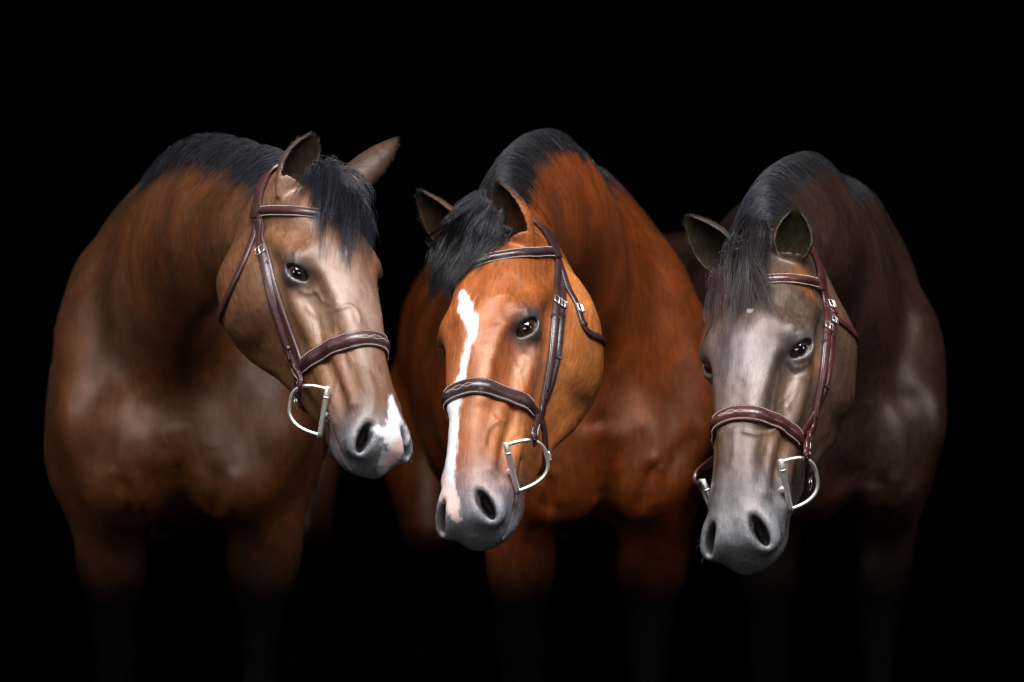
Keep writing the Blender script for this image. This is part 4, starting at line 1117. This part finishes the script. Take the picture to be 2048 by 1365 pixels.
H3.update(cols=((.022,.0078,.0048), (.043,.025,.0165), (.12,.122,.13), (.048,.047,.047), (.056,.027,.016)), earout=(.030,.022,.016), patch=[(.205,.098,-.055,.035,(.20,.085,.03),.75),(.40,.050,-.03,.035,(.13,.065,.032),.7),(.06,.075,-.03,.03,(.25,.08,.02),.7),(.30,.060,-.05,.04,(.12,.065,.035),.5),(.25,.0,.04,.06,(.060,.055,.062),.6),(.56,.03,-.11,.025,(.16,.12,.08),.6)], muz=(.42, .62), eyew=.05, eyek=.7, earin=(.008,.006,.003),
  marks=[dict(p=[(1495,620,2),(1503,622,4)])],
  folds=WR2 + [([(1480,862),(1510,869),(1545,863),(1552,850)], .0038, .0024), ([(1556,600),(1568,645),(1566,700)], .009, -.0030), ([(1578,652),(1608,640),(1632,652)], .0045, .0022), ([(1586,664),(1610,656),(1630,664)], .0032, -.0016),
   ([(1572,718),(1592,736),(1618,726)], .0042, .0024), ([(1568,730),(1588,748),(1612,742)], .0036, -.0018), ([(1562,740),(1550,790),(1545,820)], .0048, .0018), ([(1602,745),(1588,790),(1572,822)], .0045, .0018),
   ([(1440,640),(1432,720),(1440,800)], .010, -.0026), ([(1535,700),(1530,760),(1520,810)], .010, -.0020), ([(1590,600),(1610,580),(1622,600)], .006, .0018), ([(1470,850),(1468,900),(1462,940)], .006, .0014), ([(1540,880),(1530,930),(1540,970)], .006, -.0014), ([(1746,985),(1749,1035),(1764,1062),(1784,1020),(1791,968)], .012, .011), ([(1768,975),(1767,1030)], .018, -.016), ([(1690,850),(1692,960)], .02, -.012), ([(1835,640),(1825,760)], .026, .010), ([(1775,560),(1785,680),(1800,790)], .03, -.012), ([(1640,380),(1662,420),(1655,480)], .022, .010), ([(1825,985),(1815,1050)], .013, .006)])
H1['leather'] = leather('leather_oxblood_dark', (.038,.012,.012), .36)
H2['leather'] = leather('leather_black_brown', (.026,.010,.011), .32)
H3['leather'] = leather('leather_red_brown', (.046,.012,.011), .30)
H1['hair'] = hair_material('hair_blue_black', (.007,.007,.0095), (.010,.010,.0125), .36, .38)
H2['hair'] = hair_material('hair_jet', (.006,.006,.0075), (.010,.008,.008), .34, .36)
H3['hair'] = hair_material('hair_dark_red_tips', (.008,.0075,.0085), (.042,.018,.013), .40, .42)
H3['hair2'] = hair_material('hair_dark_neck', (.007,.007,.009), (.009,.009,.011), .36, .45)
rr_ = dict
H1['br'] = dict(nose=[(607,733),(630,716),(655,700),(700,683),(730,677),(742,676)], nose_w=.029, brow=[(512,425),(545,422),(585,423),(625,428),(660,434),(680,437)],
  cheek=dict(p=[(519,432),(522,470),(527,510),(537,560),(550,612),(566,660),(583,710),(596,745),(602,765)], buckles=(.20,), keepers=(.27,.62), holes=(.08,.13,.34,.40,.46,.52,.57), st=(.36,.95,.72,.98), edge=(.22,.68)),
  hang=dict(p=[(524,440),(530,490),(543,545),(560,600),(578,650),(592,690),(606,735)], w=.010),
  throat=dict(p=[(514,440),(506,485),(486,535),(462,585),(448,618),(446,640,.03),(462,662,.10)], free=True),
  crown=[(534,372),(524,400),(519,432)],
  far=(0,.035,-.055), dee=((655,778,-.20),(640,872,-.185),(-1,.45,.1),.062))
H2['br'] = dict(nose=[(1062,818),(1040,800),(1005,785),(965,775),(930,773),(915,774)], nose_w=.030, brow=[(1110,506),(1060,507),(1010,512),(975,519),(955,525)],
  cheek=dict(p=[(1110,505),(1113,560),(1110,610),(1107,660),(1100,715),(1090,770),(1078,830),(1070,860)], w=.0135, buckles=(.24,), keepers=(.31,.70), holes=(.10,.15,.38,.45), st=(.36,.95,.76,.98), edge=(.26,.60)),
  hang=dict(p=[(1116,520),(1124,575),(1123,620),(1119,670),(1111,730),(1098,780),(1080,820),(1066,838)], w=.0105, buckles=(.32,), keepers=(.40,.62), holes=(.45,.5,.56)),
  throat=dict(p=[(1113,515),(1126,552),(1140,590),(1158,630),(1174,668),(1190,702,.10),(1196,735,.14)], free=True, buckles=(.32,), keepers=(.40,.72), holes=(.5,.58,.66)),
  crown=[(1058,412),(1082,442),(1098,475),(1110,505)],
  far=(0,.050,-.050), dee=((1012,890,-.245),(1035,984,-.225),(1,.35,.05),.060))
H3['br'] = dict(nose=[(1597,880),(1580,860),(1550,842),(1510,830),(1480,826),(1465,826)], nose_w=.028, brow=[(1638,570),(1605,562),(1570,559),(1535,560),(1505,562)],
  cheek=dict(p=[(1638,572),(1650,610),(1652,650),(1649,700),(1643,750),(1632,800),(1620,860),(1612,895)], w=.0135, buckles=(.20,), keepers=(.28,.68), holes=(.10,.15,.38,.45), st=(.36,.95,.70,.98), edge=(.22,.56)),
  hang=dict(p=[(1642,585),(1662,630),(1662,680),(1657,735),(1645,790),(1622,835),(1602,870)], w=.0105, buckles=(.20,), keepers=(.32,.62)),
  throat=dict(p=[(1640,575),(1658,605),(1670,640),(1680,690,.06),(1682,730,.08)], free=True, buckles=(.2,), keepers=(.30,.8)),
  crown=[(1612,515),(1625,535),(1638,570)],
  far=(0,.010,-.015), dee=((1562,924,-.225),(1581,1020,-.205),(1,.4,.05),.056))
H1['mane'] = dict(n=4200, t=(.0, .62), side=-1, ph=(-.25, .25), len=.085, drift=.35, lay=.012, puff=.006, rad=.0006, frizz=.0006, clumps=240)
H2['mane'] = dict(n=5200, t=(.02, .72), side=-1, ph=(-.70, .45), len=.20, drift=-.15, lay=.006, rad=.0006, frizz=.0003, clumps=260)
H3['mane'] = dict(n=5200, t=(.02, .72), side=-1, ph=(-.65, .50), len=.20, drift=-.15, lay=.006, rad=.0006, frizz=.0003, clumps=260)
H1['lock'] = dict(own=.35, n=2400, root=.005, mid=.006, tip=.008, rad=.0004, frizz=.0008, clumps=80, lmin=.42, wt=[.10,.35,.8,1.2,1.2,.9], guides=[
  [(626,338,.012),(615,370,.014),(600,410,.014),(590,445,.008),(562,505,.004)], [(640,335,.014),(632,380,.016),(622,430,.014),(604,480,.006)], [(648,335,.014),(650,380,.018),(648,440,.014),(640,520,.004)],
  [(655,338,.014),(672,390,.018),(675,450,.014),(672,550,.003)], [(662,342,.014),(692,395,.018),(706,450,.014),(712,545,.003)], [(668,348,.014),(708,400,.016),(730,450,.012),(748,505,.004)]])
H2['lock'] = dict(own=.4, n=3200, lmin=.6, root=.006, mid=.005, tip=.006, rad=.0005, frizz=.0005, clumps=90, wave=.002, guides=[
  [(960,395,.012),(925,430,.016),(890,490,.016),(868,550,.014),(855,610,.008)], [(975,405,.012),(945,445,.018),(905,510,.018),(880,560,.014),(866,600,.008)], [(985,420,.012),(962,470,.018),(930,530,.016),(900,575,.012),(885,605,.005)],
  [(992,435,.012),(978,480,.016),(955,520,.014),(925,560,.010),(908,590,.004)], [(1000,450,.010),(998,480,.012),(982,505,.012),(962,535,.006)]])
H3['lock'] = dict(own=.3, n=2300, root=.007, mid=.006, tip=.009, rad=.0005, frizz=.0008, clumps=60, wave=.005, lmin=.35, wt=[.6,1.2,1.4,1.0,.18,.10], guides=[
  [(1492,455,.012),(1460,500,.018),(1435,550,.018),(1415,610,.012),(1398,660,.006)], [(1502,455,.012),(1478,510,.018),(1455,560,.018),(1440,620,.010),(1425,700,.004)], [(1515,458,.012),(1498,510,.018),(1482,560,.016),(1468,620,.010),(1455,690,.003)],
  [(1525,462,.012),(1516,510,.016),(1506,560,.014),(1498,600,.008),(1490,645,.003)], [(1535,466,.012),(1530,510,.016),(1528,555,.014),(1545,600,.008),(1570,635,.003)], [(1540,470,.012),(1540,520,.014),(1548,570,.012),(1575,610,.008),(1618,645,.003)]])
H1['label'] = 'dark bay horse on the left, head turned right, small white patch beside its nostril'
H2['label'] = 'bright bay horse in the middle with a long white blaze down its face'
H3['label'] = 'nearly black horse on the right, facing the camera, with a reddish tipped forelock'
H1['bridle_label'] = 'dark brown padded leather bridle on the left horse, its narrow throatlatch running behind the jaw'
H2['bridle_label'] = 'blackish brown leather bridle on the bright bay horse, its noseband crossing the white blaze'
H3['bridle_label'] = 'glossy reddish brown leather bridle on the nearly black horse'
H1['bit_label'] = 'steel dee ring bit in the mouth of the left horse, ring curving left'
H2['bit_label'] = 'dull steel dee ring bit in the mouth of the bright bay horse with the blaze'
H3['bit_label'] = 'steel dee ring bit in the mouth of the nearly black horse'

def build_horse(H):
    t = time.time()
    make_horse_mesh(H, CELL)
    H['hiY'] = H['TY']
    picker(H); relief(H)
    E = thing('horse', H['label'], 'horse', (float(H['org'][0]), float(H['org'][1]), 0.0), 'three horses standing side by side')
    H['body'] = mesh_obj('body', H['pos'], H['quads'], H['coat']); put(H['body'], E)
    picker(H); paint(H); build_eyes(H, E); build_whiskers(H, E); build_mane(H, E); build_forelock(H, E); build_bridle(H)
    print('horse', H['n'], len(H['pos']), round(time.time() - t, 1), 's')
H1['coat'] = coat_material('coat_dark_bay', .44, .56, .26, .0, (1, .87, .76))
H2['coat'] = coat_material('coat_bright_bay', .42, .60, .25, .0, (1, .74, .55))
H3['coat'] = coat_material('coat_brown_black', .41, .62, .28, .0, (1, .84, .76))
H1['earhair'] = hair_material('ear_hair_brown', (.010, .007, .005), (.04, .025, .016), .5)
H2['earhair'] = hair_material('ear_hair_dark', (.02, .014, .010), (.06, .035, .02), .5)
H3['earhair'] = hair_material('ear_hair_tan', (.012, .008, .005), (.045, .030, .016), .5)
CELL = .0031
for H_ in HORSES: build_horse(H_)
print('script', round(time.time() - T0, 1), 's')
